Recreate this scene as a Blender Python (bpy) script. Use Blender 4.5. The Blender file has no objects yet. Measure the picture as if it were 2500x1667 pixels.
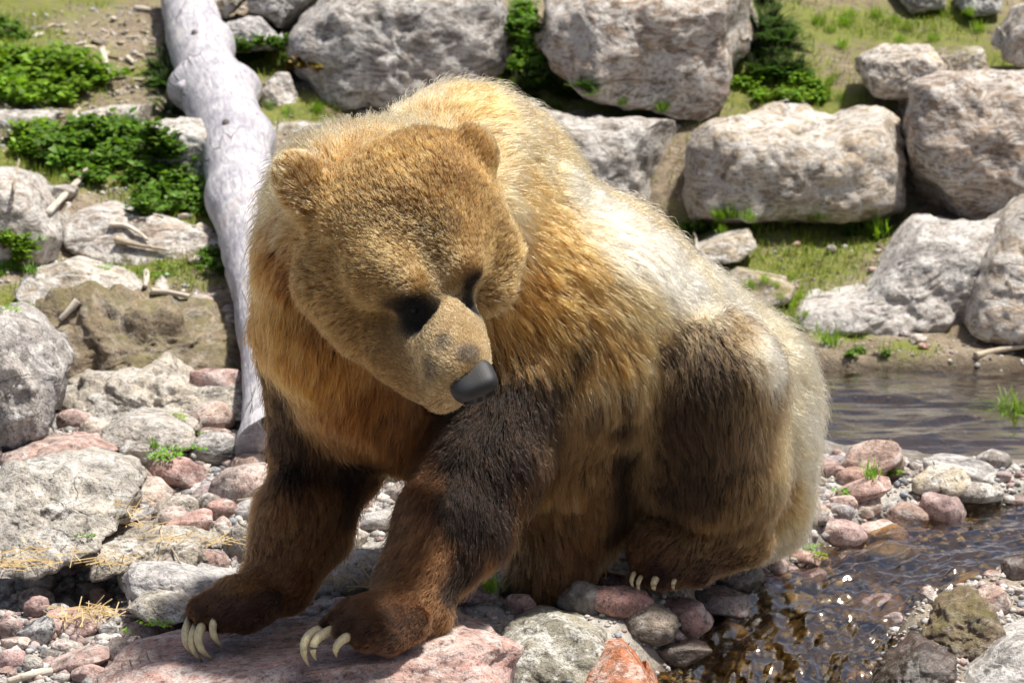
import bpy, bmesh, math, random
import numpy as np
from mathutils import Vector, Matrix, Euler
from mathutils.bvhtree import BVHTree
from mathutils.kdtree import KDTree

random.seed(7)
rng = np.random.default_rng(11)
scene = bpy.context.scene
C = scene.collection

# ------------------------------------------------------------------ camera, sky, sun, exposure
CAM_D, CAM_H, AIM_Z = 7.5, 2.2, 0.6
PITCH = math.atan((CAM_H - AIM_Z) / CAM_D)
FPX = 8337.0                                   # focal length in pixels of the 2500 px wide photograph
cam_data = bpy.data.cameras.new('camera')
cam = bpy.data.objects.new('camera', cam_data)
C.objects.link(cam)
cam.location = (0, -CAM_D, CAM_H)
cam.rotation_euler = (math.pi / 2 - PITCH, 0, 0)
cam_data.sensor_width = 36
cam_data.lens = FPX / 2500 * 36
cam_data.clip_start, cam_data.clip_end = 0.1, 500
cam_data.dof.use_dof = True
cam_data.dof.focus_distance = 7.15
cam_data.dof.aperture_fstop = 7.5
scene.camera = cam

SUN_EL, SUN_AZ = math.radians(72), math.radians(86)   # azimuth from +Y (away from the camera) towards +X
world = bpy.data.worlds.new('World')
scene.world = world
world.use_nodes = True
wn = world.node_tree
wn.nodes.clear()
sky = wn.nodes.new('ShaderNodeTexSky')
sky.sky_type = 'NISHITA'
sky.sun_disc = False
sky.sun_elevation = SUN_EL
sky.sun_rotation = SUN_AZ
sky.dust_density = 4.0
sky.air_density = 0.7
sky.ozone_density = 0.6
bg = wn.nodes.new('ShaderNodeBackground')
bg.inputs['Strength'].default_value = 0.08
wo = wn.nodes.new('ShaderNodeOutputWorld')
wn.links.new(sky.outputs[0], bg.inputs[0])
wn.links.new(bg.outputs[0], wo.inputs[0])

sd = bpy.data.lights.new('sun', 'SUN')
sd.energy = 4.8
sd.angle = math.radians(4)
sd.color = (1.0, 0.95, 0.87)
sun = bpy.data.objects.new('sun', sd)
C.objects.link(sun)
sdir = Vector((math.sin(SUN_AZ) * math.cos(SUN_EL), math.cos(SUN_AZ) * math.cos(SUN_EL), math.sin(SUN_EL)))
sun.rotation_euler = sdir.to_track_quat('Z', 'Y').to_euler()
sun.location = sdir * 20

scene.view_settings.view_transform = 'Standard'
scene.view_settings.look = 'None'
scene.view_settings.exposure = 0.55
scene.view_settings.gamma = 1.0
scene.view_settings.use_curve_mapping = False
scene.cycles.use_denoising = True
scene.cycles.max_bounces = 10
scene.cycles.transparent_max_bounces = 16
scene.cycles_curves.shape = 'RIBBONS'

# ------------------------------------------------------------------ helpers
CP, SP = math.cos(PITCH), math.sin(PITCH)
def ray(px, py):
    u, v = (px - 1250) / FPX, -(py - 833.5) / FPX
    return np.array([u, CP + v * SP, -SP + v * CP])
def W(px, py, Y):
    """the point on the photograph's line of sight (px, py) that lies at distance coordinate Y"""
    d = ray(px, py)
    t = (Y + CAM_D) / d[1]
    return np.array([0, -CAM_D, CAM_H]) + d * t
def PXM(Y, z=0.3):
    """metres per photograph pixel at that place"""
    return ((Y + CAM_D) * CP - (z - CAM_H) * SP) / FPX

def _h(ix, iy, iz, seed):
    x = (ix.astype(np.int64) * 374761393 + iy.astype(np.int64) * 668265263 + iz.astype(np.int64) * 2147483647 + seed * 974634777) & 0xffffffff
    x = ((x ^ (x >> 13)) * 1274126177) & 0xffffffff
    x = ((x ^ (x >> 16)) * 2246822519) & 0xffffffff
    return ((x ^ (x >> 15)) & 0xffffff) / float(0xffffff) * 2 - 1
def vnoise(P, seed=0):
    P = np.asarray(P, float)
    i = np.floor(P).astype(np.int64)
    f = P - i
    f = f * f * f * (f * (f * 6 - 15) + 10)
    r = 0
    for dx in (0, 1):
        for dy in (0, 1):
            for dz in (0, 1):
                w = (f[..., 0] if dx else 1 - f[..., 0]) * (f[..., 1] if dy else 1 - f[..., 1]) * (f[..., 2] if dz else 1 - f[..., 2])
                r = r + w * _h(i[..., 0] + dx, i[..., 1] + dy, i[..., 2] + dz, seed)
    return r
def fbm(P, seed=0, octv=4, gain=0.5):
    P = np.asarray(P, float)
    a, s, r = 1.0, 1.0, 0
    for k in range(octv):
        r = r + a * vnoise(P * s + k * 17.3, seed + k)
        a *= gain
        s *= 2.03
    return r
def sstep(a, b, x):
    t = np.clip((x - a) / (b - a), 0, 1)
    return t * t * (3 - 2 * t)

def mesh_np(name, V, F, mats=None, smooth=True):
    """V (n,3); F (m,3) or (m,4) integer array"""
    V = np.asarray(V, np.float32)
    F = np.asarray(F, np.int32)
    me = bpy.data.meshes.new(name)
    me.vertices.add(len(V))
    me.vertices.foreach_set('co', V.ravel())
    k = F.shape[1]
    me.loops.add(F.size)
    me.loops.foreach_set('vertex_index', F.ravel())
    me.polygons.add(len(F))
    me.polygons.foreach_set('loop_start', np.arange(0, F.size, k, dtype=np.int32))
    me.polygons.foreach_set('loop_total', np.full(len(F), k, np.int32))
    me.polygons.foreach_set('use_smooth', np.full(len(F), smooth))
    me.update(calc_edges=True)
    me.validate()
    for m in (mats or []):
        me.materials.append(m)
    return me
def link(name, data, parent=None, label=None, cat=None, group=None, kind=None, loc=None, rot=None, scale=None, color=None):
    o = bpy.data.objects.new(name, data)
    C.objects.link(o)
    if parent is not None: o.parent = parent
    if label: o['label'] = label
    if cat: o['category'] = cat
    if group: o['group'] = group
    if kind: o['kind'] = kind
    if loc is not None: o.location = loc
    if rot is not None: o.rotation_euler = rot
    if scale is not None: o.scale = scale
    if color is not None: o.color = (*color, 1)
    return o
def grid_faces(n, m, wrap=False):
    """quads of an n x m vertex grid (index = i*m + j); wrap closes j"""
    i, j = np.meshgrid(np.arange(n - 1), np.arange(m if wrap else m - 1), indexing='ij')
    j2 = (j + 1) % m
    return np.stack([i * m + j, i * m + j2, (i + 1) * m + j2, (i + 1) * m + j], -1).reshape(-1, 4)
def tube(pts, rad, seg=10, noise_amp=0.0, seed=0, flat=1.0):
    """closed tapered tube through pts, as V, F(quads)"""
    pts = np.asarray(pts, float)
    n = len(pts)
    T = np.gradient(pts, axis=0)
    T /= np.linalg.norm(T, axis=1)[:, None]
    up = np.array([0.13, 0.2, 1.0])
    if abs(T.mean(0)[2]) > 0.8: up = np.array([0, 1.0, 0.1])
    S = np.cross(T, up); S /= np.linalg.norm(S, axis=1)[:, None]
    U = np.cross(S, T)
    a = np.linspace(0, 2 * np.pi, seg, endpoint=False)
    rad = np.broadcast_to(np.asarray(rad, float), (n,))
    D = S[:, None] * np.cos(a)[None, :, None] + U[:, None] * np.sin(a)[None, :, None] * flat
    V = pts[:, None] + D * rad[:, None, None]
    if noise_amp:
        V = V + D * (noise_amp * fbm(V * 14, seed, 3))[..., None] * (rad / rad.max())[:, None, None]
    V = V.reshape(-1, 3)
    F = grid_faces(n, seg, True)
    c0, c1 = len(V), len(V) + 1
    V = np.vstack([V, pts[0], pts[-1]])
    k = np.arange(seg); k2 = (k + 1) % seg
    F0 = np.stack([k2, k, np.full(seg, c0), np.full(seg, c0)], -1)
    b = (n - 1) * seg
    F1 = np.stack([b + k, b + k2, np.full(seg, c1), np.full(seg, c1)], -1)
    tri = np.vstack([F0, F1])[:, :3]
    q = np.vstack([F[:, [0, 1, 2]], F[:, [0, 2, 3]], tri])
    return V, q
def join(parts):
    """[(V, F)] -> one V, F (same face size)"""
    Vs, Fs, o = [], [], 0
    for V, F in parts:
        Vs.append(V); Fs.append(np.asarray(F) + o); o += len(V)
    return np.vstack(Vs), np.vstack(Fs)
def spline(P, n):
    """Catmull-Rom through the rows of P, n samples"""
    P = np.asarray(P, float)
    Q = np.vstack([2 * P[0] - P[1], P, 2 * P[-1] - P[-2]])
    t = np.linspace(0, len(P) - 1 - 1e-9, n)
    i = t.astype(int); f = (t - i)[:, None]
    a, b, c, d = Q[i], Q[i + 1], Q[i + 2], Q[i + 3]
    return 0.5 * (2 * b + (c - a) * f + (2 * a - 5 * b + 4 * c - d) * f ** 2 + (3 * b - a - 3 * c + d) * f ** 3)

# ------------------------------------------------------------------ materials
class N:
    """small node-tree writer"""
    def __init__(s, name):
        s.m = bpy.data.materials.new(name); s.m.use_nodes = True
        s.t = s.m.node_tree; s.t.nodes.clear()
        s.out = s.t.nodes.new('ShaderNodeOutputMaterial')
    def n(s, typ, ins=None, **props):
        nd = s.t.nodes.new('ShaderNode' + typ)
        for k, v in props.items(): setattr(nd, k, v)
        for k, v in (ins or {}).items():
            if isinstance(v, bpy.types.NodeSocket): s.t.links.new(v, nd.inputs[k])
            else: nd.inputs[k].default_value = v
        return nd
    def noise(s, vec, scale, detail=4, rough=0.55, dist=0.0):
        return s.n('TexNoise', {'Vector': vec, 'Scale': scale, 'Detail': detail, 'Roughness': rough, 'Distortion': dist}).outputs[0]
    def ramp(s, fac, stops):
        r = s.n('ValToRGB', {'Fac': fac})
        e = r.color_ramp.elements
        while len(e) < len(stops): e.new(0.5)
        for k, (p, c) in enumerate(stops):
            e[k].position = p
            e[k].color = (c, c, c, 1) if not hasattr(c, '__len__') else (*c, 1)
        return r.outputs[0]
    def mix(s, fac, a, b, mode='MIX'):
        nd = s.n('Mix', data_type='RGBA', blend_type=mode)
        for sock, v in ((nd.inputs[0], fac), (nd.inputs[6], a), (nd.inputs[7], b)):
            if isinstance(v, bpy.types.NodeSocket): s.t.links.new(v, sock)
            elif hasattr(v, '__len__'): sock.default_value = (*v, 1)
            elif sock.type == 'RGBA': sock.default_value = (v, v, v, 1)
            else: sock.default_value = v
        return nd.outputs[2]
    def math(s, op, a, b=0.0, c=None):
        ins = {0: a, 1: b}
        if c is not None: ins[2] = c
        nd = s.t.nodes.new('ShaderNodeMath'); nd.operation = op
        for k, v in ins.items():
            if isinstance(v, bpy.types.NodeSocket): s.t.links.new(v, nd.inputs[k])
            else: nd.inputs[k].default_value = v
        return nd.outputs[0]
    def bump(s, h, strength, dist, nrm=None):
        ins = {'Height': h, 'Strength': strength, 'Distance': dist}
        if nrm is not None: ins['Normal'] = nrm
        return s.n('Bump', ins).outputs[0]
    def surf(s, sh):
        s.t.links.new(sh, s.out.inputs[0]); return s.m
    def pos(s):
        """world position shifted by a random amount per object, so no two stones carry the same pattern"""
        g = s.n('NewGeometry'); oi = s.n('ObjectInfo')
        off = s.n('CombineXYZ', {0: s.math('MULTIPLY', oi.outputs['Random'], 37.0), 1: s.math('MULTIPLY', oi.outputs['Random'], 91.0), 2: 3.0}).outputs[0]
        v = s.n('VectorMath', {0: g.outputs['Position'], 1: off}, operation='ADD').outputs[0]
        return v, g, oi

def rock_material(name, light=0.5, speck=0.5, band=0.0, moss=0.0, rough=0.88, bump=0.6, coarse=1.0, stain=(0.30, 0.22, 0.15), stain_amt=0.5, wet=0.0):
    m = N(name)
    v, g, oi = m.pos()
    base = m.mix(1.0, oi.outputs['Color'], (0.92, 0.87, 0.81), 'MULTIPLY')
    big = m.noise(v, 4.5 * coarse, 6, 0.6, 0.4)
    mid = m.noise(v, 17 * coarse, 7, 0.65, 0.3)
    fine = m.noise(v, 70 * coarse, 5, 0.7)
    tiny = m.noise(v, 230 * coarse, 3, 0.6)
    col = m.mix(m.ramp(big, [(0.35, 0.0), (0.62, stain_amt)]), base, m.mix(0.55, base, stain))
    col = m.mix(1.0, col, m.ramp(big, [(0.30, 0.62), (0.48, 0.95), (0.66, 1.3)]), 'MULTIPLY')
    col = m.mix(1.0, col, m.ramp(mid, [(0.32, 0.36), (0.47, 0.88), (0.60, 1.18), (0.72, 1.5)]), 'MULTIPLY')
    col = m.mix(1.0, col, m.ramp(fine, [(0.32, 0.7), (0.5, 1.0), (0.68, 1.2)]), 'MULTIPLY')
    if band:
        mp = m.n('Mapping', {'Vector': v, 'Rotation': (0.4, 0.5, 0.2), 'Scale': (1.0, 1.0, 3.0)}).outputs[0]
        b = m.noise(mp, 9 * coarse, 5, 0.6, 1.3)
        col = m.mix(m.ramp(b, [(0.43, 0.0), (0.5, band), (0.57, 0.0)]), col, (0.66, 0.64, 0.61))
        col = m.mix(m.ramp(b, [(0.30, band), (0.38, 0.0)]), col, m.mix(0.7, col, (0.06, 0.06, 0.065)))
    # pale lichen and quartz
    lich = m.math('MULTIPLY', m.ramp(m.noise(v, 11 * coarse, 8, 0.75, 0.8), [(0.50, 0.0), (0.58, 1.0)]), m.ramp(fine, [(0.40, 0.15), (0.58, 1.0)]))
    col = m.mix(m.math('MULTIPLY', lich, light), col, (0.66, 0.65, 0.62))
    # dark grains and pits
    col = m.mix(m.math('MULTIPLY', m.ramp(fine, [(0.30, 1.0), (0.43, 0.0)]), speck), col, (0.045, 0.043, 0.045))
    col = m.mix(m.math('MULTIPLY', m.ramp(tiny, [(0.34, 1.0), (0.44, 0.0)]), speck * 0.7), col, (0.06, 0.055, 0.055))
    col = m.mix(m.math('MULTIPLY', m.ramp(tiny, [(0.60, 0.0), (0.70, 1.0)]), speck * 0.5), col, (0.72, 0.68, 0.64))
    # cracks
    vo = m.n('TexVoronoi', {'Vector': m.mix(0.12, v, m.n('TexNoise', {'Vector': v, 'Scale': 6.0}).outputs[1]), 'Scale': 4.2 * coarse}, feature='DISTANCE_TO_EDGE').outputs[0]
    crack = m.math('MULTIPLY', m.ramp(vo, [(0.0, 0.55), (0.012, 0.0)]), m.math('MULTIPLY', m.ramp(big, [(0.50, 0.0), (0.62, 0.9)]), m.ramp(mid, [(0.42, 0.0), (0.56, 1.0)])))
    col = m.mix(crack, col, (0.05, 0.045, 0.04))
    if moss:
        up = m.n('SeparateXYZ', {0: g.outputs['Normal']}).outputs[2]
        mo = m.math('MULTIPLY', m.ramp(up, [(0.45, 0.0), (0.9, 1.0)]), m.ramp(m.noise(v, 7, 6, 0.7), [(0.42, 0.0), (0.58, 1.0)]))
        col = m.mix(m.math('MULTIPLY', mo, moss), col, m.mix(mid, (0.10, 0.12, 0.02), (0.20, 0.16, 0.06)))
    hgt = m.math('ADD', m.math('MULTIPLY', mid, 1.0), m.math('ADD', m.math('MULTIPLY', fine, 0.35), m.math('MULTIPLY', tiny, 0.1)))
    hgt = m.math('SUBTRACT', hgt, m.math('MULTIPLY', crack, 0.5))
    nrm = m.bump(hgt, bump, 0.02 / coarse)
    if wet:
        col = m.mix(1.0, col, (1 - 0.55 * wet,) * 3, 'MULTIPLY')
    p = m.n('BsdfPrincipled', {'Base Color': col, 'Roughness': rough, 'Normal': nrm})
    p.inputs['Specular IOR Level'].default_value = 0.3 + 0.3 * wet
    return m.surf(p.outputs[0])

M = {}
M['gneiss'] = rock_material('gneiss', light=0.85, speck=0.4, band=0.7, bump=1.0)
M['mossy'] = rock_material('mossy_rock', light=0.7, speck=0.45, band=0.35, moss=0.9, bump=0.8)
M['granite'] = rock_material('granite', light=0.55, speck=0.8, bump=0.7, coarse=1.0, stain=(0.34, 0.20, 0.17), stain_amt=0.7)
M['pinkrock'] = rock_material('pink_rock', light=0.6, speck=0.9, bump=0.9, coarse=0.95, stain=(0.28, 0.13, 0.115), stain_amt=0.8, band=0.3)
M['conglomerate'] = rock_material('conglomerate', light=0.9, speck=0.95, bump=1.0, coarse=1.0, stain=(0.28, 0.24, 0.18), stain_amt=0.6)
M['earth'] = rock_material('earthy_rock', light=0.25, speck=0.6, bump=1.0, coarse=1.3, moss=0.5, stain=(0.16, 0.12, 0.07), stain_amt=0.9)
M['wet'] = rock_material('wet_rock', light=0.3, speck=0.6, rough=0.25, bump=0.6, coarse=1.0, wet=0.7, stain=(0.2, 0.08, 0.05), stain_amt=0.6)
# ------------------------------------------------------------------ terrain
STREAM = np.array([(2.6, 1.35), (1.9, 1.08), (1.33, 0.76), (1.02, 0.53), (0.82, 0.32), (0.65, 0.02), (0.55, -0.33), (0.47, -0.8), (0.40, -1.5), (0.3, -3.0)])
S_HALF = np.array([0.22, 0.20, 0.17, 0.16, 0.16, 0.17, 0.20, 0.24, 0.30, 0.5])
S_Z = np.array([-0.015, -0.02, -0.03, -0.04, -0.058, -0.085, -0.12, -0.16, -0.21, -0.3])
_u = np.linspace(0, 1, 200)
_cl = spline(np.column_stack([STREAM, S_HALF, S_Z]), 200)
def stream_at(x, Y):
    """distance to the stream's centre line, its half width and its water level there"""
    P = np.column_stack([np.ravel(x), np.ravel(Y)])
    best = np.full(len(P), 1e9); idx = np.zeros(len(P), int)
    for k in range(0, 200, 2):
        d = (P[:, 0] - _cl[k, 0]) ** 2 + (P[:, 1] - _cl[k, 1]) ** 2
        m = d < best
        best[m] = d[m]; idx[m] = k
    sh = np.shape(x)
    return np.sqrt(best).reshape(sh), _cl[idx, 2].reshape(sh), _cl[idx, 3].reshape(sh)
LP = np.array([(-60, -0.5), (-6, -0.1), (-0.6, -0.06), (-0.1, -0.045), (0.1, 0.0), (0.35, 0.04), (1.0, 0.07), (1.3, 0.08), (1.6, 0.10), (1.8, 0.125), (2.1, 0.2), (2.3, 0.235), (2.6, 0.285), (3.0, 0.37), (4.0, 0.55), (5.0, 0.75), (6.0, 0.95), (10, 1.6), (90, 9)])
CPR = np.array([(-60, -0.5), (-6, -0.12), (-0.75, -0.09), (-0.4, -0.03), (0.0, 0.0), (0.5, 0.015), (1.0, 0.05), (1.6, 0.08), (2.3, 0.10), (3.0, 0.13), (3.65, 0.16), (3.9, 0.42), (4.3, 0.55), (5.0, 0.78), (6.0, 1.0), (10, 1.7), (90, 9)])
RP = np.array([(-60, -0.5), (-6, -0.2), (-0.6, -0.08), (-0.2, -0.03), (0.3, 0.0), (0.8, 0.025), (1.3, 0.02), (2.3, -0.02), (2.45, 0.01), (2.75, 0.03), (3.0, 0.10), (3.3, 0.18), (3.5, 0.235), (3.7, 0.30), (3.85, 0.42), (4.2, 0.58), (5.0, 0.82), (6.0, 1.05), (10, 1.8), (90, 9)])
def ground_z(x, Y, fine=True):
    x = np.asarray(x, float); Y = np.asarray(Y, float)
    l = np.interp(Y, LP[:, 0], LP[:, 1]); c = np.interp(Y, CPR[:, 0], CPR[:, 1]); r = np.interp(Y, RP[:, 0], RP[:, 1])
    a = sstep(-0.75, -0.35, x); b = sstep(0.35, 0.75, x)
    z = l * (1 - a) + c * a
    z = z * (1 - b) + r * b
    P = np.stack([x, Y, np.zeros_like(x)], -1)
    if fine:
        z = z + 0.022 * fbm(P * 3.1, 3, 3) + 0.007 * fbm(P * 17, 5, 3)
    pool = sstep(0.2, 0.5, x) * sstep(0, 0.22, Y - (1.75 - 0.35 * x)) * (1 - sstep(2.32, 2.5, Y + 0.05 * fbm(P * 2.5, 9, 2)))
    z = z - 0.2 * pool
    z = z - 0.12 * np.exp(-((x + 1.12) / 0.26) ** 4) * sstep(-0.06, 0.06, Y) * (1 - sstep(0.30, 0.5, Y))
    d, hw, zs = stream_at(x, Y)
    wob = 0.05 * fbm(P * 4.0, 21, 2)
    k = 1 - sstep(hw * 0.75, hw + 0.16, d + wob)
    z = z * (1 - k) + (zs - 0.075 + 0.03 * fbm(P * 11, 8, 3)) * k
    return z
def on_ground(px, py):
    d = ray(px, py)
    t = np.linspace(6.3, 16, 600)
    P = np.array([0, -CAM_D, CAM_H]) + t[:, None] * d
    below = P[:, 2] < ground_z(P[:, 0], P[:, 1], False)
    return P[np.argmax(below)] if below.any() else P[-1]

def axis(lo, hi, step, far):
    core = np.arange(lo, hi + 1e-6, step)
    e = np.array([0.05, 0.15, 0.4, 1, 2, 4, 8, 16, 32, far])
    return np.concatenate([(lo - e)[::-1], core, hi + e])
gx = axis(-2.3, 2.5, 0.017, 70); gy = axis(-1.5, 5.8, 0.02, 80)
GX, GY = np.meshgrid(gx, gy, indexing='ij')
GZ = ground_z(GX, GY)
GV = np.stack([GX, GY, GZ], -1).reshape(-1, 3)
# where things grow: green patches given by spots on the ground (photograph px, radius in metres)
GREEN = [(90, 200, .45), (40, 100, .3), (130, 160, .35), (250, 330, .3), (330, 400, .35), (430, 470, .3), (480, 530, .22), (200, 420, .3), (90, 390, .25), (40, 640, .16),
         (330, 660, .18), (480, 640, .25), (540, 590, .2), (40, 740, .15), (680, 160, .3), (700, 270, .3), (560, 170, .2), (400, 180, .25), (1290, 180, .3), (1420, 250, .35), (1600, 270, .3),
         (1900, 60, .4), (2100, 70, .4), (2300, 60, .4), (1880, 190, .35), (1960, 260, .4), (2050, 270, .3), (2450, 130, .25),
         (1800, 560, .3), (1950, 560, .35), (2100, 560, .3), (1850, 640, .25), (1980, 620, .3), (1880, 720, .25), (1900, 790, .2), (2050, 830, .15), (2200, 860, .15), (1700, 560, .25)]
green_pts = np.array([(*on_ground(a, b)[:2], r) for a, b, r in GREEN] + [(-2.3, 3.6, .9), (-2.4, 2.4, .6), (-3.3, 4.2, 1.2), (2.5, 4.6, .9), (2.6, 3.3, .7), (3.6, 4.2, 1.2), (-2.0, 5.4, .9), (0.6, 6.0, 1.2), (-0.6, 6.2, 1.0), (2.2, 6.4, 1.2)])
def green_at(x, Y):
    g = np.zeros(np.shape(x))
    for a, b, r in green_pts:
        g = np.maximum(g, np.exp(-((x - a) ** 2 + (Y - b) ** 2) / (0.45 * r * r)))
    return g
m = N('ground')
v, g, oi = m.pos()
att = m.n('Attribute', attribute_name='green').outputs['Fac']
wet = m.n('Attribute', attribute_name='wet').outputs['Fac']
n1 = m.noise(v, 6, 7, 0.65); n2 = m.noise(v, 28, 6, 0.7); n3 = m.noise(v, 120, 4, 0.7)
sto = m.n('Attribute', attribute_name='stony').outputs['Fac']
col = m.mix(m.ramp(n1, [(0.35, 0.0), (0.65, 1.0)]), (0.17, 0.125, 0.075), (0.33, 0.27, 0.19))
col = m.mix(sto, col, m.mix(n1, (0.36, 0.34, 0.31), (0.56, 0.54, 0.50)))
col = m.mix(1.0, col, m.ramp(n2, [(0.3, 0.45), (0.5, 1.0), (0.7, 1.45)]), 'MULTIPLY')
col = m.mix(m.ramp(n3, [(0.58, 0.0), (0.66, 0.7)]), col, (0.55, 0.50, 0.45))
col = m.mix(m.ramp(n3, [(0.32, 0.8), (0.42, 0.0)]), col, (0.05, 0.04, 0.03))
gm = m.math('MULTIPLY', att, m.ramp(m.math('ADD', m.math('MULTIPLY', n1, 0.5), m.math('MULTIPLY', n2, 0.5)), [(0.40, 0.12), (0.56, 1.0)]))
col = m.mix(m.ramp(gm, [(0.12, 0.0), (0.46, 0.95)]), col, m.mix(n2, (0.06, 0.11, 0.014), (0.27, 0.26, 0.05)))
col = m.mix(wet, col, m.mix(n2, (0.035, 0.022, 0.010), (0.12, 0.085, 0.045)))
h = m.math('ADD', n2, m.math('MULTIPLY', n3, 0.4))
p = m.n('BsdfPrincipled', {'Base Color': col, 'Roughness': m.math('SUBTRACT', 0.95, m.math('MULTIPLY', wet, 0.6)), 'Normal': m.bump(h, 0.9, 0.02)})
M['ground'] = m.surf(p.outputs[0])
gme = mesh_np('ground', GV, grid_faces(len(gx), len(gy))[:, ::-1], [M['ground']])
ga = gme.attributes.new('green', 'FLOAT', 'POINT')
ga.data.foreach_set('value', green_at(GX, GY).ravel().astype(np.float32))
sd_, sh_, sz_ = stream_at(GX, GY)
wetv = np.maximum((1 - sstep(0.0, 0.035, GZ - sz_)) * (sd_ < sh_ + 0.2), (1 - sstep(-0.01, 0.03, GZ)) * (GY > 1.05) * (GX > 0.2))
ga = gme.attributes.new('stony', 'FLOAT', 'POINT')
ga.data.foreach_set('value', ((1 - sstep(1.5, 1.8, GY)) * 0.9 * (1 - 0.75 * sstep(0.15, 0.4, GX) * (1 - sstep(0.2, 0.5, GY)))).ravel().astype(np.float32))
ga = gme.attributes.new('wet', 'FLOAT', 'POINT')
ga.data.foreach_set('value', wetv.ravel().astype(np.float32))
link('ground', gme, kind='structure')

# ------------------------------------------------------------------ water
m = N('water')
g = m.n('NewGeometry')
lw = m.n('Fresnel', {'IOR': 1.33})
wn1 = m.noise(g.outputs['Position'], 30, 4, 0.6)
nb = m.bump(wn1, 0.25, 0.01)
m.t.links.new(nb, lw.inputs['Normal'])
gl = m.n('BsdfGlossy', {'Color': (1, 1, 1, 1), 'Roughness': 0.04, 'Normal': nb})
tr = m.n('BsdfTransparent', {'Color': (0.66, 0.54, 0.30, 1)})
fac = m.math('MINIMUM', m.math('ADD', m.math('MULTIPLY', lw.outputs[0], 2.0), 0.05), 1.0)
ms = m.n('MixShader', {0: fac, 1: tr.outputs[0], 2: gl.outputs[0]})
M['water'] = m.surf(ms.outputs[0])
px_ = np.arange(0.1, 4.5, 0.016); py_ = np.arange(1.0, 2.75, 0.0075)
PX, PY = np.meshgrid(px_, py_, indexing='ij')
Q = np.stack([PX * 1.6 + 0.12 * PY, PY * 7.5 + 0.5 * fbm(np.stack([PX * 2, PY * 2, PX * 0], -1), 4, 2), PX * 0], -1)
PZ = -0.012 + 0.007 * fbm(Q, 31, 3, 0.6) + 0.0042 * fbm(np.stack([PX * 8, PY * 19 + 1.6 * fbm(np.stack([PX * 3, PY * 3, PX * 0], -1), 6, 2), PX * 0], -1), 37, 3)
pool = link('pool_water', mesh_np('pool_water', np.stack([PX, PY, PZ], -1).reshape(-1, 3), grid_faces(len(px_), len(py_))[:, ::-1], [M['water']]), kind='structure')
# the stream: a strip along its centre line, rough where it drops over stones
ns, nw = 520, 90
cl = spline(np.column_stack([STREAM, S_HALF, S_Z]), ns)
T = np.gradient(cl[:, :2], axis=0); T /= np.linalg.norm(T, axis=1)[:, None]
Nn = np.column_stack([-T[:, 1], T[:, 0]])
ac = np.linspace(-1.35, 1.35, nw)
S2 = cl[:, None, :2] + Nn[:, None] * (ac[None, :, None] * cl[:, 2][:, None, None])
dist = np.concatenate([[0], np.cumsum(np.linalg.norm(np.diff(cl[:, :2], axis=0), axis=1))])
A = np.broadcast_to(dist[:, None], (ns, nw)); B = ac[None, :] * cl[:, 2][:, None]
rough = np.interp(dist, [0, 1.2, 1.55, 1.9, 2.3, 2.7, 9], [0.0022, 0.003, 0.007, 0.010, 0.016, 0.018, 0.02])[:, None]
Z = cl[:, 3][:, None] + rough * (1.1 * fbm(np.stack([A * 7 + 0.7 * B, B * 17, A * 0], -1), 41, 3, 0.55) + 0.5 * fbm(np.stack([A * 24, B * 46, A * 0 + 5], -1), 47, 2, 0.5))
link('stream_water', mesh_np('stream_water', np.dstack([S2, Z]).reshape(-1, 3), grid_faces(ns, nw)[:, ::-1], [M['water']]), kind='structure')

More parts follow.
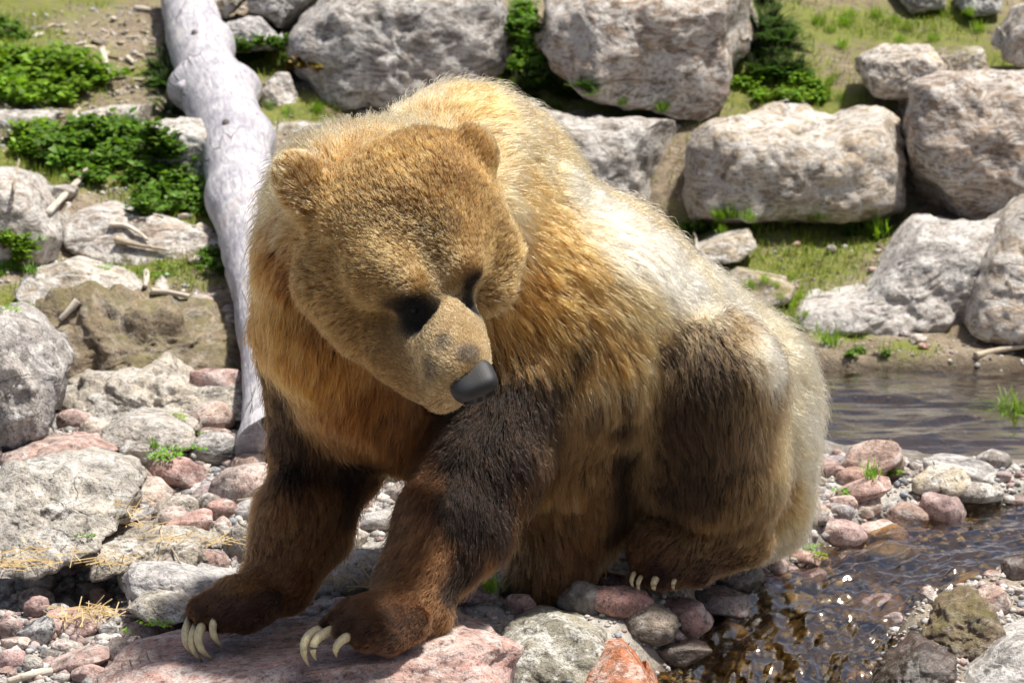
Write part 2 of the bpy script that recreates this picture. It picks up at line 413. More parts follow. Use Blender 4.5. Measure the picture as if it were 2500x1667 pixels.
# ------------------------------------------------------------------ boulders
K = 1.06292                                    # outlines below were read in a 2352 px wide view of the photograph
def cut_planes(V, c, k, lo, hi, seed, half):
    r = np.random.default_rng(seed)
    for _ in range(k):
        n = r.normal(size=3); n /= np.linalg.norm(n)
        q = ((V - c) / half) @ n
        lim = q.max() * r.uniform(lo, hi)
        over = np.clip(q - lim, 0, None)
        V = V - (over[:, None] * n) * half * 0.96
    return V
def boulder(label, outline, Y, depth, color, mat='gneiss', lean=0.18, bulge=0.3, seed=0, amp=1.0, cuts=7, name='boulder', facet=None, cat='boulder', lo=0.78):
    P = []
    ys = [b for _, b in outline]
    for a, b in outline:
        yy = Y
        for _ in range(3):
            w = W(a * K, b * K, yy)
            w0 = W(a * K, max(ys) * K, Y)
            yy = Y + lean * max(0, w[2] - w0[2])
        P.append(w)
    P = np.array(P)
    n = 112
    Pc = np.vstack([P, P[:1]])
    seg = np.concatenate([[0], np.cumsum(np.linalg.norm(np.diff(Pc, axis=0), axis=1))])
    s = np.linspace(0, seg[-1], n, endpoint=False)
    R = np.stack([np.interp(s, seg, Pc[:, i]) for i in range(3)], -1)
    for _ in range(2):
        R = 0.5 * R + 0.25 * (np.roll(R, 1, 0) + np.roll(R, -1, 0))
    c = R.mean(0)
    size = max(np.ptp(P[:, 0]), np.ptp(P[:, 2]))
    b = bulge * min(np.ptp(P[:, 0]), np.ptp(P[:, 2]), depth)
    rings = []
    for x in np.concatenate([[0.01], np.linspace(0.06, 0.93, 22)]):
        rings.append(c + (R - c) * x + np.array([0, -b * (1 - x ** 5), 0]))
    for t in np.linspace(0.035, 1, 18):                        # rounded edge, then the sides going back
        f = 1 - 0.06 * (1 - min(1, t / 0.18)) ** 2 - 0.10 * t * t
        rr = c + (R - c) * f
        rr[:, 2] -= 0.12 * depth * t * (R[:, 2] > c[2])
        rings.append(rr + np.array([0, depth * t - b * 0.28 * (1 - min(1, t / 0.18)) ** 2, 0]))
    for x in (0.6, 0.3, 0.02):
        rings.append(c + (R - c) * 0.88 * x + np.array([0, depth, -0.06 * depth]))
    V = np.array(rings)
    nr = len(V)
    V = V.reshape(-1, 3)
    cc = c + np.array([0, depth * 0.4, 0])
    half = np.array([np.ptp(P[:, 0]) / 2, depth * 0.65, np.ptp(P[:, 2]) / 2]) + 0.02
    V = cut_planes(V, cc, cuts, lo, 0.95, seed + 5, half)
    if facet is not None:                                    # one broad cut: (normal, fraction of the way out)
        nn = np.array(facet[0], float); nn /= np.linalg.norm(nn)
        q = ((V - cc) / half) @ nn
        over = np.clip(q - facet[1] * q.max(), 0, None)
        V = V - over[:, None] * nn * half
    D = (V - cc) / half
    D /= np.linalg.norm(D, axis=1)[:, None] + 1e-6
    Q = V / size
    rid = 1 - np.abs(fbm(Q * 3.3, seed + 3, 4, 0.5))
    V = V + D * (amp * size * (0.035 * fbm(Q * 2.2, seed, 3) + 0.026 * (rid - 0.6) + 0.017 * fbm(Q * 10, seed + 9, 4, 0.6)))[:, None]
    base = np.array([c[0], c[1], V[:, 2].min()])
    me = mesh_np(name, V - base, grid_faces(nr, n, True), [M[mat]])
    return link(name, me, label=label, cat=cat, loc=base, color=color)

GREY, TAN, PALE, BLUE = (0.31, 0.30, 0.295), (0.35, 0.285, 0.235), (0.45, 0.395, 0.32), (0.27, 0.285, 0.32)
boulder('huge grey banded boulder behind the bear, right of the log', [(645, 105), (700, 20), (740, -30), (1145, -30), (1182, 70), (1160, 140), (1125, 190), (1060, 245), (900, 285), (720, 265), (690, 190)], 4.15, 0.9, GREY, seed=1)
boulder('huge tan boulder with pale veins, topmost in the wall behind the bear', [(1238, -30), (1745, -30), (1768, 60), (1745, 130), (1700, 190), (1655, 265), (1590, 288), (1480, 262), (1330, 245), (1236, 210), (1222, 150), (1250, 50)], 4.05, 0.9, TAN, seed=2, facet=((0.9, -0.35, 0.0), 0.8))
boulder('grey boulder with a dark slanting side, between the bear and the pale boulder', [(1130, 300), (1220, 258), (1400, 272), (1560, 288), (1606, 305), (1596, 380), (1588, 470), (1560, 560), (1400, 590), (1200, 560), (1130, 420)], 3.7, 0.7, (0.29, 0.28, 0.27), seed=3, facet=((0.9, -0.5, 0.0), 0.66), cuts=3, lo=0.9)
boulder('pale rounded boulder with a notched top on the grassy ledge', [(1602, 330), (1640, 292), (1760, 262), (1870, 248), (1892, 272), (1930, 276), (1950, 262), (2010, 252), (2050, 262), (2092, 320), (2098, 420), (2088, 485), (1960, 520), (1840, 512), (1700, 522), (1610, 560), (1588, 480), (1590, 390)], 3.55, 0.7, PALE, seed=4, bulge=0.4)
boulder('square brown block boulder with a level crack, tallest in the right wall', [(2108, 172), (2250, 158), (2420, 162), (2420, 520), (2250, 522), (2160, 515), (2104, 460), (2096, 320), (2100, 200)], 3.45, 0.8, (0.35, 0.28, 0.225), seed=5, bulge=0.18)
boulder('small pale block tucked above the notched boulder', [(1985, 130), (2060, 103), (2150, 104), (2190, 180), (2120, 235), (2020, 232), (1988, 195)], 3.85, 0.4, PALE, seed=6)
boulder('mossy low block beside the small pale block', [(2140, 120), (2200, 108), (2260, 112), (2280, 175), (2190, 190), (2140, 180)], 3.95, 0.3, (0.28, 0.25, 0.17), 'mossy', seed=16)
boulder('long grey slab sloping down to the pool', [(1818, 745), (1850, 708), (1985, 690), (2060, 600), (2122, 518), (2315, 512), (2300, 570), (2240, 660), (2222, 765), (2150, 785), (2040, 825), (1960, 790), (1832, 790)], 2.72, 0.5, (0.40, 0.39, 0.39), seed=7, lean=0.9, bulge=0.22, amp=1.3, cuts=3, lo=0.95)
boulder('pale streaked rock rising over the water, beside the sloping slab', [(2222, 775), (2240, 700), (2272, 600), (2312, 535), (2380, 460), (2440, 450), (2440, 800), (2300, 800)], 2.62, 0.6, (0.42, 0.37, 0.31), seed=8, lean=0.45)
boulder('weathered pale rock standing above the brown block', [(2305, 140), (2330, 60), (2360, 10), (2440, -10), (2440, 170), (2340, 160)], 4.0, 0.4, PALE, seed=9)
boulder('small grey rock in the grass at the wall top', [(2050, -20), (2180, -25), (2170, 22), (2090, 30)], 4.9, 0.35, GREY, seed=10)
boulder('bluish rock in the grass beside a small grey rock', [(2205, -25), (2310, -25), (2300, 32), (2240, 42), (2200, 20)], 4.8, 0.35, BLUE, seed=11)
boulder('flat pale rock half buried in the grass slope', [(1600, 575), (1660, 545), (1735, 530), (1740, 570), (1690, 610), (1610, 610)], 3.15, 0.4, (0.36, 0.32, 0.24), seed=12, lean=0.8, amp=0.7)
boulder('low sandy rock bedded in moss below the ledge', [(1640, 660), (1700, 620), (1800, 640), (1850, 675), (1800, 705), (1680, 720)], 2.9, 0.35, (0.36, 0.31, 0.24), 'mossy', seed=13, lean=0.8, amp=0.6)
boulder('square grey block under the dark overhang', [(498, 65), (520, 48), (590, 40), (645, 92), (648, 118), (520, 122)], 4.45, 0.4, BLUE, seed=14)
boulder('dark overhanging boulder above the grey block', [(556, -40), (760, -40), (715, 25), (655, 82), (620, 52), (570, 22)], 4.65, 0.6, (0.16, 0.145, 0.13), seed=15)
boulder('pale rounded rock right behind the log top', [(478, 0), (500, -30), (560, -30), (556, 10), (520, 45), (490, 40)], 4.75, 0.3, (0.42, 0.37, 0.27), seed=17)
boulder('pale speckled rock right of the log', [(598, 205), (630, 165), (662, 170), (680, 215), (680, 275), (600, 280)], 4.05, 0.25, (0.45, 0.42, 0.40), seed=18)
boulder('grey layered boulder left of the log', [(326, 300), (360, 280), (420, 275), (500, 282), (520, 420), (440, 445), (375, 440), (348, 385)], 3.35, 0.4, (0.33, 0.335, 0.33), seed=19)
boulder('olive grey block between the log and the bear', [(600, 290), (660, 280), (820, 285), (820, 420), (640, 420), (600, 360)], 3.75, 0.4, (0.27, 0.26, 0.22), seed=20)
boulder('flat pale ledge rock with a shaded underside', [(143, 268), (230, 248), (345, 242), (336, 290), (290, 312), (185, 300)], 3.75, 0.55, (0.42, 0.39, 0.33), seed=21, lean=0.6, amp=0.7)
boulder('grey ledge rock behind the leafy weeds', [(-40, 258), (60, 252), (136, 258), (136, 310), (60, 345), (-40, 350)], 3.8, 0.5, (0.33, 0.33, 0.33), seed=22)
boulder('long grey root-shaped rock on the hilltop', [(95, -30), (260, -30), (300, 10), (300, 40), (270, 36), (200, 22), (100, 12)], 5.35, 0.4, (0.30, 0.27, 0.24), seed=23)
boulder('smooth grey boulder above the slabs, weeds at its foot', [(-40, 372), (10, 385), (60, 440), (112, 512), (136, 560), (122, 605), (60, 630), (-40, 650)], 2.55, 0.6, (0.36, 0.34, 0.32), seed=24, amp=0.6)
boulder('broad flat slab with driftwood lying on it', [(135, 520), (180, 485), (245, 472), (350, 498), (440, 525), (560, 560), (560, 610), (400, 618), (200, 610), (140, 575)], 2.62, 0.5, (0.34, 0.30, 0.27), seed=25, lean=1.3, bulge=0.1, amp=0.45, lo=0.9)
boulder('buff slab dipping towards the pebbles', [(20, 680), (60, 628), (140, 603), (260, 632), (375, 705), (340, 745), (200, 740), (60, 725)], 2.1, 0.5, (0.34, 0.31, 0.255), seed=26, lean=1.2, bulge=0.12, amp=0.5, lo=0.9)
boulder('brown earthy bank rock below the buff slab', [(40, 770), (130, 715), (250, 700), (380, 715), (470, 740), (580, 780), (600, 880), (400, 890), (120, 890), (60, 850)], 1.75, 0.45, (0.27, 0.225, 0.165), 'earth', seed=27, lean=0.8, amp=2.4, cuts=6)
boulder('large blue-grey pitted boulder at the edge of the stony bank', [(-50, 722), (5, 726), (50, 750), (100, 805), (130, 870), (128, 960), (105, 1010), (60, 1040), (-50, 1055)], 0.95, 0.5, (0.36, 0.36, 0.38), 'conglomerate', seed=28, amp=1.4, bulge=0.4)
boulder('rough pale ledge of cemented gravel below the earthy bank', [(110, 900), (200, 868), (330, 872), (372, 845), (420, 860), (450, 885), (600, 890), (600, 960), (430, 985), (130, 985)], 1.3, 0.4, (0.47, 0.45, 0.41), 'conglomerate', seed=29, lean=1.4, amp=1.5)
boulder('pale slab in the middle of the stony bank', [(225, 990), (300, 962), (370, 965), (440, 990), (440, 1030), (350, 1060), (240, 1040)], 0.92, 0.35, (0.45, 0.44, 0.43), 'conglomerate', seed=30, lean=1.2)
boulder('thin pink ledge beside the pitted boulder', [(-30, 1060), (80, 1030), (200, 1020), (260, 1045), (230, 1075), (80, 1090), (-30, 1095)], 0.72, 0.3, (0.44, 0.31, 0.27), 'pinkrock', seed=31, lean=1.2)
boulder('big white-grey lumpy slab overhanging a dark hollow', [(-50, 1105), (60, 1075), (200, 1078), (270, 1100), (300, 1160), (280, 1230), (230, 1290), (170, 1312), (90, 1330), (-50, 1345)], 0.02, 0.55, (0.48, 0.475, 0.46), 'conglomerate', seed=32, lean=1.9, amp=1.6, bulge=0.2)
boulder('rough ledge bridging the dark hollow, straw on its top', [(150, 1290), (230, 1250), (330, 1240), (420, 1240), (500, 1262), (500, 1296), (400, 1300), (300, 1318), (200, 1330)], 0.06, 0.35, (0.44, 0.41, 0.36), 'conglomerate', seed=33, lean=1.2, amp=1.5)
boulder('blue-grey angular slab beside the far paw', [(268, 1318), (300, 1303), (420, 1308), (540, 1345), (530, 1390), (400, 1400), (330, 1405), (290, 1400), (272, 1360)], -0.1, 0.3, (0.36, 0.37, 0.41), seed=34, lean=0.8, amp=0.8)
boulder('white crusted stone under the blue-grey slab', [(285, 1405), (330, 1372), (400, 1368), (450, 1390), (440, 1440), (300, 1440)], -0.22, 0.2, (0.6, 0.58, 0.53), 'conglomerate', seed=35, lean=0.8)
boulder('rough olive-grey rock between the pink slab and the orange rock', [(1080, 1640), (1110, 1540), (1170, 1460), (1250, 1430), (1340, 1440), (1400, 1480), (1400, 1640)], -0.52, 0.3, (0.31, 0.31, 0.26), 'conglomerate', seed=36, lean=1.3, amp=1.2)
boulder('rusty orange granite rock at the stream edge', [(1330, 1640), (1350, 1560), (1390, 1500), (1432, 1490), (1470, 1530), (1530, 1640)], -0.56, 0.22, (0.42, 0.15, 0.055), 'granite', seed=37, lean=0.7, amp=0.7)
boulder('pale rock slab on the near side of the stream', [(2200, 1640), (2250, 1560), (2320, 1490), (2420, 1460), (2420, 1640)], -0.52, 0.3, (0.42, 0.43, 0.44), 'gneiss', seed=38, lean=1.2)
boulder('dark wet clod of gravel in the stream', [(2000, 1640), (2040, 1530), (2120, 1480), (2190, 1500), (2200, 1600), (2180, 1640)], -0.50, 0.22, (0.13, 0.105, 0.085), 'wet', seed=39, lean=0.9, amp=1.8)
boulder('brown mossy clump of cemented stones across the stream', [(2120, 1470), (2170, 1400), (2240, 1370), (2290, 1400), (2310, 1450), (2280, 1520), (2180, 1530)], -0.27, 0.22, (0.22, 0.17, 0.12), 'earth', seed=40, lean=0.8, amp=1.8)

# ------------------------------------------------------------------ stones
def stone_mesh(name, seed, sub, cuts, lo, amp, mat, box=0.85):
    bm = bmesh.new()
    bmesh.ops.create_icosphere(bm, subdivisions=sub, radius=1)
    V = np.array([v.co for v in bm.verts]); F = np.array([[v.index for v in f.verts] for f in bm.faces])
    bm.free()
    V = np.sign(V) * np.abs(V) ** box
    V = cut_planes(V, np.zeros(3), cuts, lo, 0.96, seed, np.ones(3))
    L = np.linalg.norm(V, axis=1)[:, None]
    V = V * (1 + amp * (0.13 * fbm(V * 1.1, seed, 2) + 0.05 * fbm(V * 4, seed + 4, 3))[:, None])
    V /= np.abs(V).max(0)
    return mesh_np(name, V, F, [M[mat]])
STONE = {}
for mat in ('granite', 'gneiss', 'conglomerate', 'wet'):
    for k in range(5):
        STONE[mat, 'r', k] = stone_mesh('stone', 100 + k, 4, 5, 0.80, 0.8, mat)
        STONE[mat, 'a', k] = stone_mesh('stone', 200 + k, 4, 11, 0.60, 0.7, mat)
_sk = [0]
placed = []
def stone(label, px, py, w, h, color, mat='granite', form='r', roll=0.0, deep=0.85, group=None, sink=0.22, name='stone', k=None, world_pos=None):
    P = on_ground(px, py + 0.38 * h) if world_pos is None else np.array(world_pos)
    s = PXM(P[1], P[2])
    big = 1.28 if w > 90 else 1.15
    hx, hz = w * s / 2 * big, h * s / 2 * big
    hy = hx * deep
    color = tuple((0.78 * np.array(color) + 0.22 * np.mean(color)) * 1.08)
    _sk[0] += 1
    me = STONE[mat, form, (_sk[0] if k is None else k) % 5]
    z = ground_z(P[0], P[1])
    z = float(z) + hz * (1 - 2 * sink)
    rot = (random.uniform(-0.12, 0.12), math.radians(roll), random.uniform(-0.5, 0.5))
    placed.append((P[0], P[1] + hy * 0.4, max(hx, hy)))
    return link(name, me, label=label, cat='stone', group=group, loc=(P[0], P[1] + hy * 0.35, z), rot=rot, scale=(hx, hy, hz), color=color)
PINK, ROSE, LILAC, SLATE, WHITE, BUFF, RED, DARK = (0.46, 0.29, 0.255), (0.40, 0.25, 0.23), (0.40, 0.36, 0.39), (0.17, 0.18, 0.22), (0.55, 0.52, 0.48), (0.42, 0.36, 0.28), (0.33, 0.12, 0.085), (0.10, 0.09, 0.095)
# the wide pink rock that the bear stands on
pw = W(745, 1530, -0.45)
me = stone_mesh('pink_slab', 301, 6, 6, 0.84, 0.9, 'pinkrock', 0.55)
PINK_C, PINK_S = np.array([-0.43, -0.47, -0.075]), np.array([0.47, 0.40, 0.145])
link('rock_slab', me, label='broad pink granite slab under both front paws', cat='rock', loc=PINK_C, scale=PINK_S, rot=(-0.02, -0.11, 0.12), color=(0.46, 0.325, 0.295))

for a in [  # the stony bank on the left: label, px, py, w, h, colour, material, form, roll
    ('tall pink and blue stone against the earthy bank, beside the log', 528, 965, 110, 130, ROSE, 'granite', 'a', 10),
    ('smooth pinkish egg-shaped boulder on the mossy blue-grey stone', 510, 1035, 112, 72, (0.50, 0.40, 0.35), 'granite', 'r', -25),
    ('smooth blue-grey oval stone beside the cut end of the log', 520, 1098, 98, 72, (0.27, 0.29, 0.32), 'gneiss', 'r', -12),
    ('square red-pink stone with a pale saddle, below the green moss', 432, 1165, 120, 96, (0.42, 0.25, 0.24), 'granite', 'a', 8),
    ('dark wedge stone beside the small white ball stone', 352, 1130, 96, 76, (0.13, 0.12, 0.11), 'gneiss', 'a', 15),
    ('small white ball-shaped stone', 288, 1118, 46, 50, WHITE, 'conglomerate', 'r', 0),
    ('pale pitted round stone above the pink ledge', 232, 1100, 66, 50, BUFF, 'granite', 'r', 0),
    ('mauve round stone nestled in the white-grey slab', 178, 1046, 72, 56, (0.36, 0.28, 0.27), 'granite', 'r', 0),
    ('smooth mauve-topped boulder above the slate-blue stone', 310, 1190, 98, 76, (0.42, 0.34, 0.32), 'granite', 'r', 5),
    ('slate-blue angular stone on the lumpy slab', 288, 1275, 140, 66, (0.19, 0.20, 0.26), 'gneiss', 'a', -3),
    ('large pale pink boulder beside the far foreleg', 600, 1210, 150, 104, (0.50, 0.42, 0.40), 'granite', 'r', -6),
    ('flat lilac and pink stone leaning on the large pale boulder', 520, 1215, 120, 50, LILAC, 'granite', 'a', -18),
    ('rounded grey cobble under the lilac stone', 505, 1240, 66, 46, (0.34, 0.30, 0.29), 'granite', 'r', 0),
    ('reddish oval stone right below the grey cobble', 540, 1270, 70, 44, (0.34, 0.22, 0.20), 'granite', 'r', -8),
    ('long white stone with a rounded back', 420, 1250, 110, 60, (0.54, 0.49, 0.44), 'conglomerate', 'r', -20),
    ('pink angular stone with a red blotch', 465, 1300, 100, 66, (0.45, 0.28, 0.26), 'granite', 'a', -15),
    ('grey and white rough stone behind the far foreleg', 595, 1335, 90, 100, (0.42, 0.41, 0.40), 'conglomerate', 'a', 10),
    ('flat blue-grey stone leaning by the foreleg', 610, 1275, 80, 50, (0.38, 0.40, 0.44), 'gneiss', 'a', -10),
    ('buff stone standing on end at the lip of the hollow', 190, 1340, 66, 70, (0.38, 0.33, 0.25), 'gneiss', 'r', -20),
    ('mauve knobbly stone left of the pink arched stone', 275, 1325, 76, 56, (0.40, 0.33, 0.32), 'granite', 'a', 0),
    ('pink arched stone over a dark gap', 370, 1335, 82, 60, (0.42, 0.30, 0.27), 'granite', 'r', -10),
    ('speckled flat stone resting on the lumpy slab', 50, 1330, 100, 42, (0.42, 0.37, 0.35), 'granite', 'r', 0),
    ('reddish half-hidden stone above the blue-grey slab', 495, 1388, 105, 62, (0.30, 0.19, 0.17), 'granite', 'r', -10),
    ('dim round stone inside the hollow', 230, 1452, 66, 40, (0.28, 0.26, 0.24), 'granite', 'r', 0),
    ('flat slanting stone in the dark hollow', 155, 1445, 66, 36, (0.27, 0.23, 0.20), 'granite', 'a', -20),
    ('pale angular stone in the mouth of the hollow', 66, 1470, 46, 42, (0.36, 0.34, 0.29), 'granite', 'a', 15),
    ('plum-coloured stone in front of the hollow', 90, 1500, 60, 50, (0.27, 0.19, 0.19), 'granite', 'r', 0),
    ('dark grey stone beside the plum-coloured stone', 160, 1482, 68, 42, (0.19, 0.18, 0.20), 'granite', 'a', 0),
    ('small upright pinkish stone with straw around it', 240, 1478, 42, 60, (0.36, 0.27, 0.24), 'granite', 'r', 0),
    ('big mottled pink stone at the end of the gravel', 20, 1540, 66, 70, (0.42, 0.29, 0.27), 'granite', 'r', 0),
    ('navy-blue angular stone among pink gravel', 92, 1548, 86, 80, (0.10, 0.115, 0.16), 'gneiss', 'a', -20),
    ('navy-blue rounded lump behind the angular navy stone', 140, 1515, 60, 40, (0.11, 0.12, 0.16), 'gneiss', 'r', 0),
    ('long pink rubble stone right of the navy stones', 176, 1538, 120, 52, (0.40, 0.25, 0.23), 'granite', 'a', 6),
    ('small pink triangular stone', 122, 1558, 50, 36, (0.47, 0.29, 0.26), 'granite', 'a', 0),
    ('white smooth stone below the pink triangle', 165, 1586, 76, 36, (0.55, 0.53, 0.50), 'granite', 'r', 12),
    ('grey-blue wedge stone by the pink slab', 262, 1548, 46, 46, (0.22, 0.235, 0.27), 'gneiss', 'a', -10),
    ('round grey stone pressed against the pink slab', 328, 1572, 46, 40, (0.22, 0.215, 0.22), 'granite', 'r', 0),
    ('pale two-toned stone, standing tall by the pink slab', 288, 1608, 62, 80, (0.36, 0.345, 0.33), 'granite', 'a', 10),
    ('long pink and mauve stone beneath the white crusted stone', 358, 1542, 110, 50, (0.43, 0.30, 0.29), 'granite', 'a', -10),
    ('flat blue stone under bright moss', 395, 1524, 90, 26, (0.33, 0.36, 0.42), 'gneiss', 'a', 4),
    ('brown gravel stone with a sharp back', 40, 1580, 66, 44, (0.38, 0.30, 0.25), 'granite', 'a', 0),
    ('purple-pink stone in the corner of the gravel', 26, 1620, 76, 56, (0.38, 0.26, 0.28), 'granite', 'r', 0),
    ('white-grey lump among pink gravel', 72, 1622, 60, 46, (0.46, 0.45, 0.42), 'conglomerate', 'r', 0),
    ('dark layered flat stone in the gravel', 128, 1604, 66, 34, (0.16, 0.155, 0.16), 'gneiss', 'a', 0),
    ('long pink stone pointing at the pale two-toned stone', 200, 1625, 130, 56, (0.43, 0.30, 0.28), 'granite', 'a', -14),
    ('mauve oval pebble below the dark layered stone', 124, 1622, 48, 22, (0.30, 0.24, 0.27), 'granite', 'r', -8),
    ('pink sharp-edged stone at the foot of the gravel', 215, 1648, 76, 44, (0.45, 0.31, 0.29), 'granite', 'a', 6),
    ('lilac flat stone against the foot of the pink slab', 262, 1662, 66, 24, (0.40, 0.38, 0.43), 'granite', 'r', 0),
    # between and behind the forelegs
    ('pink stone seen between the forelegs', 985, 1165, 90, 60, (0.45, 0.30, 0.28), 'granite', 'a', 20),
    ('white rounded stone seen between the forelegs', 985, 1215, 90, 50, (0.52, 0.50, 0.48), 'granite', 'r', 0),
    ('pale blue flat stone between the forelegs', 925, 1290, 110, 44, (0.42, 0.43, 0.46), 'gneiss', 'r', -12),
    ('white rough stone between the front paws', 850, 1400, 190, 90, (0.52, 0.49, 0.44), 'conglomerate', 'r', -6),
    ('pink streaked stone behind the near paw', 1130, 1460, 150, 60, (0.34, 0.25, 0.25), 'granite', 'r', 8),
    ('pink-brown rounded stone beneath the belly fur', 1270, 1490, 70, 50, (0.36, 0.24, 0.22), 'granite', 'r', 0),
    # earth bank pebbles
    ('pink stone lying on top of the earthy bank', 295, 780, 76, 44, (0.44, 0.30, 0.28), 'granite', 'r', -8),
    ('small mauve stone on the bank beside the pink one', 458, 778, 40, 26, (0.36, 0.30, 0.31), 'granite', 'r', 0),
    ('peach flat stone on the bank edge', 405, 790, 120, 30, (0.48, 0.38, 0.30), 'granite', 'r', 6),
    ('rounded pink stone at the bank edge left of the short stick', 68, 738, 54, 30, (0.42, 0.29, 0.27), 'granite', 'r', 0),
    ('flat pink stone in front of the rounded pink one', 110, 768, 90, 30, (0.42, 0.31, 0.28), 'granite', 'r', 3),
    ('white round stone in the weeds beside the log', 482, 636, 40, 22, WHITE, 'granite', 'r', 0),
    ('white stone below the weeds, touching the log', 520, 655, 44, 26, WHITE, 'granite', 'r', 0),
    ('grey ball-shaped stone by the log', 558, 756, 36, 34, (0.42, 0.42, 0.42), 'granite', 'r', 0),
    ('light grey stone above the grass slope foot', 490, 725, 60, 36, (0.42, 0.41, 0.39), 'granite', 'r', 0),
    ('brown-grey cobble beneath the ball-shaped stone', 568, 785, 40, 40, (0.34, 0.28, 0.25), 'granite', 'r', 0),
    ('pale knobbly root-like stone on the slab by the log', 492, 572, 60, 36, (0.40, 0.35, 0.26), 'gneiss', 'r', 15),
    ('whitish knobbly stone in the weeds below the layered boulder', 150, 480, 76, 44, (0.40, 0.38, 0.36), 'gneiss', 'a', 0),
]:
    stone(*a)
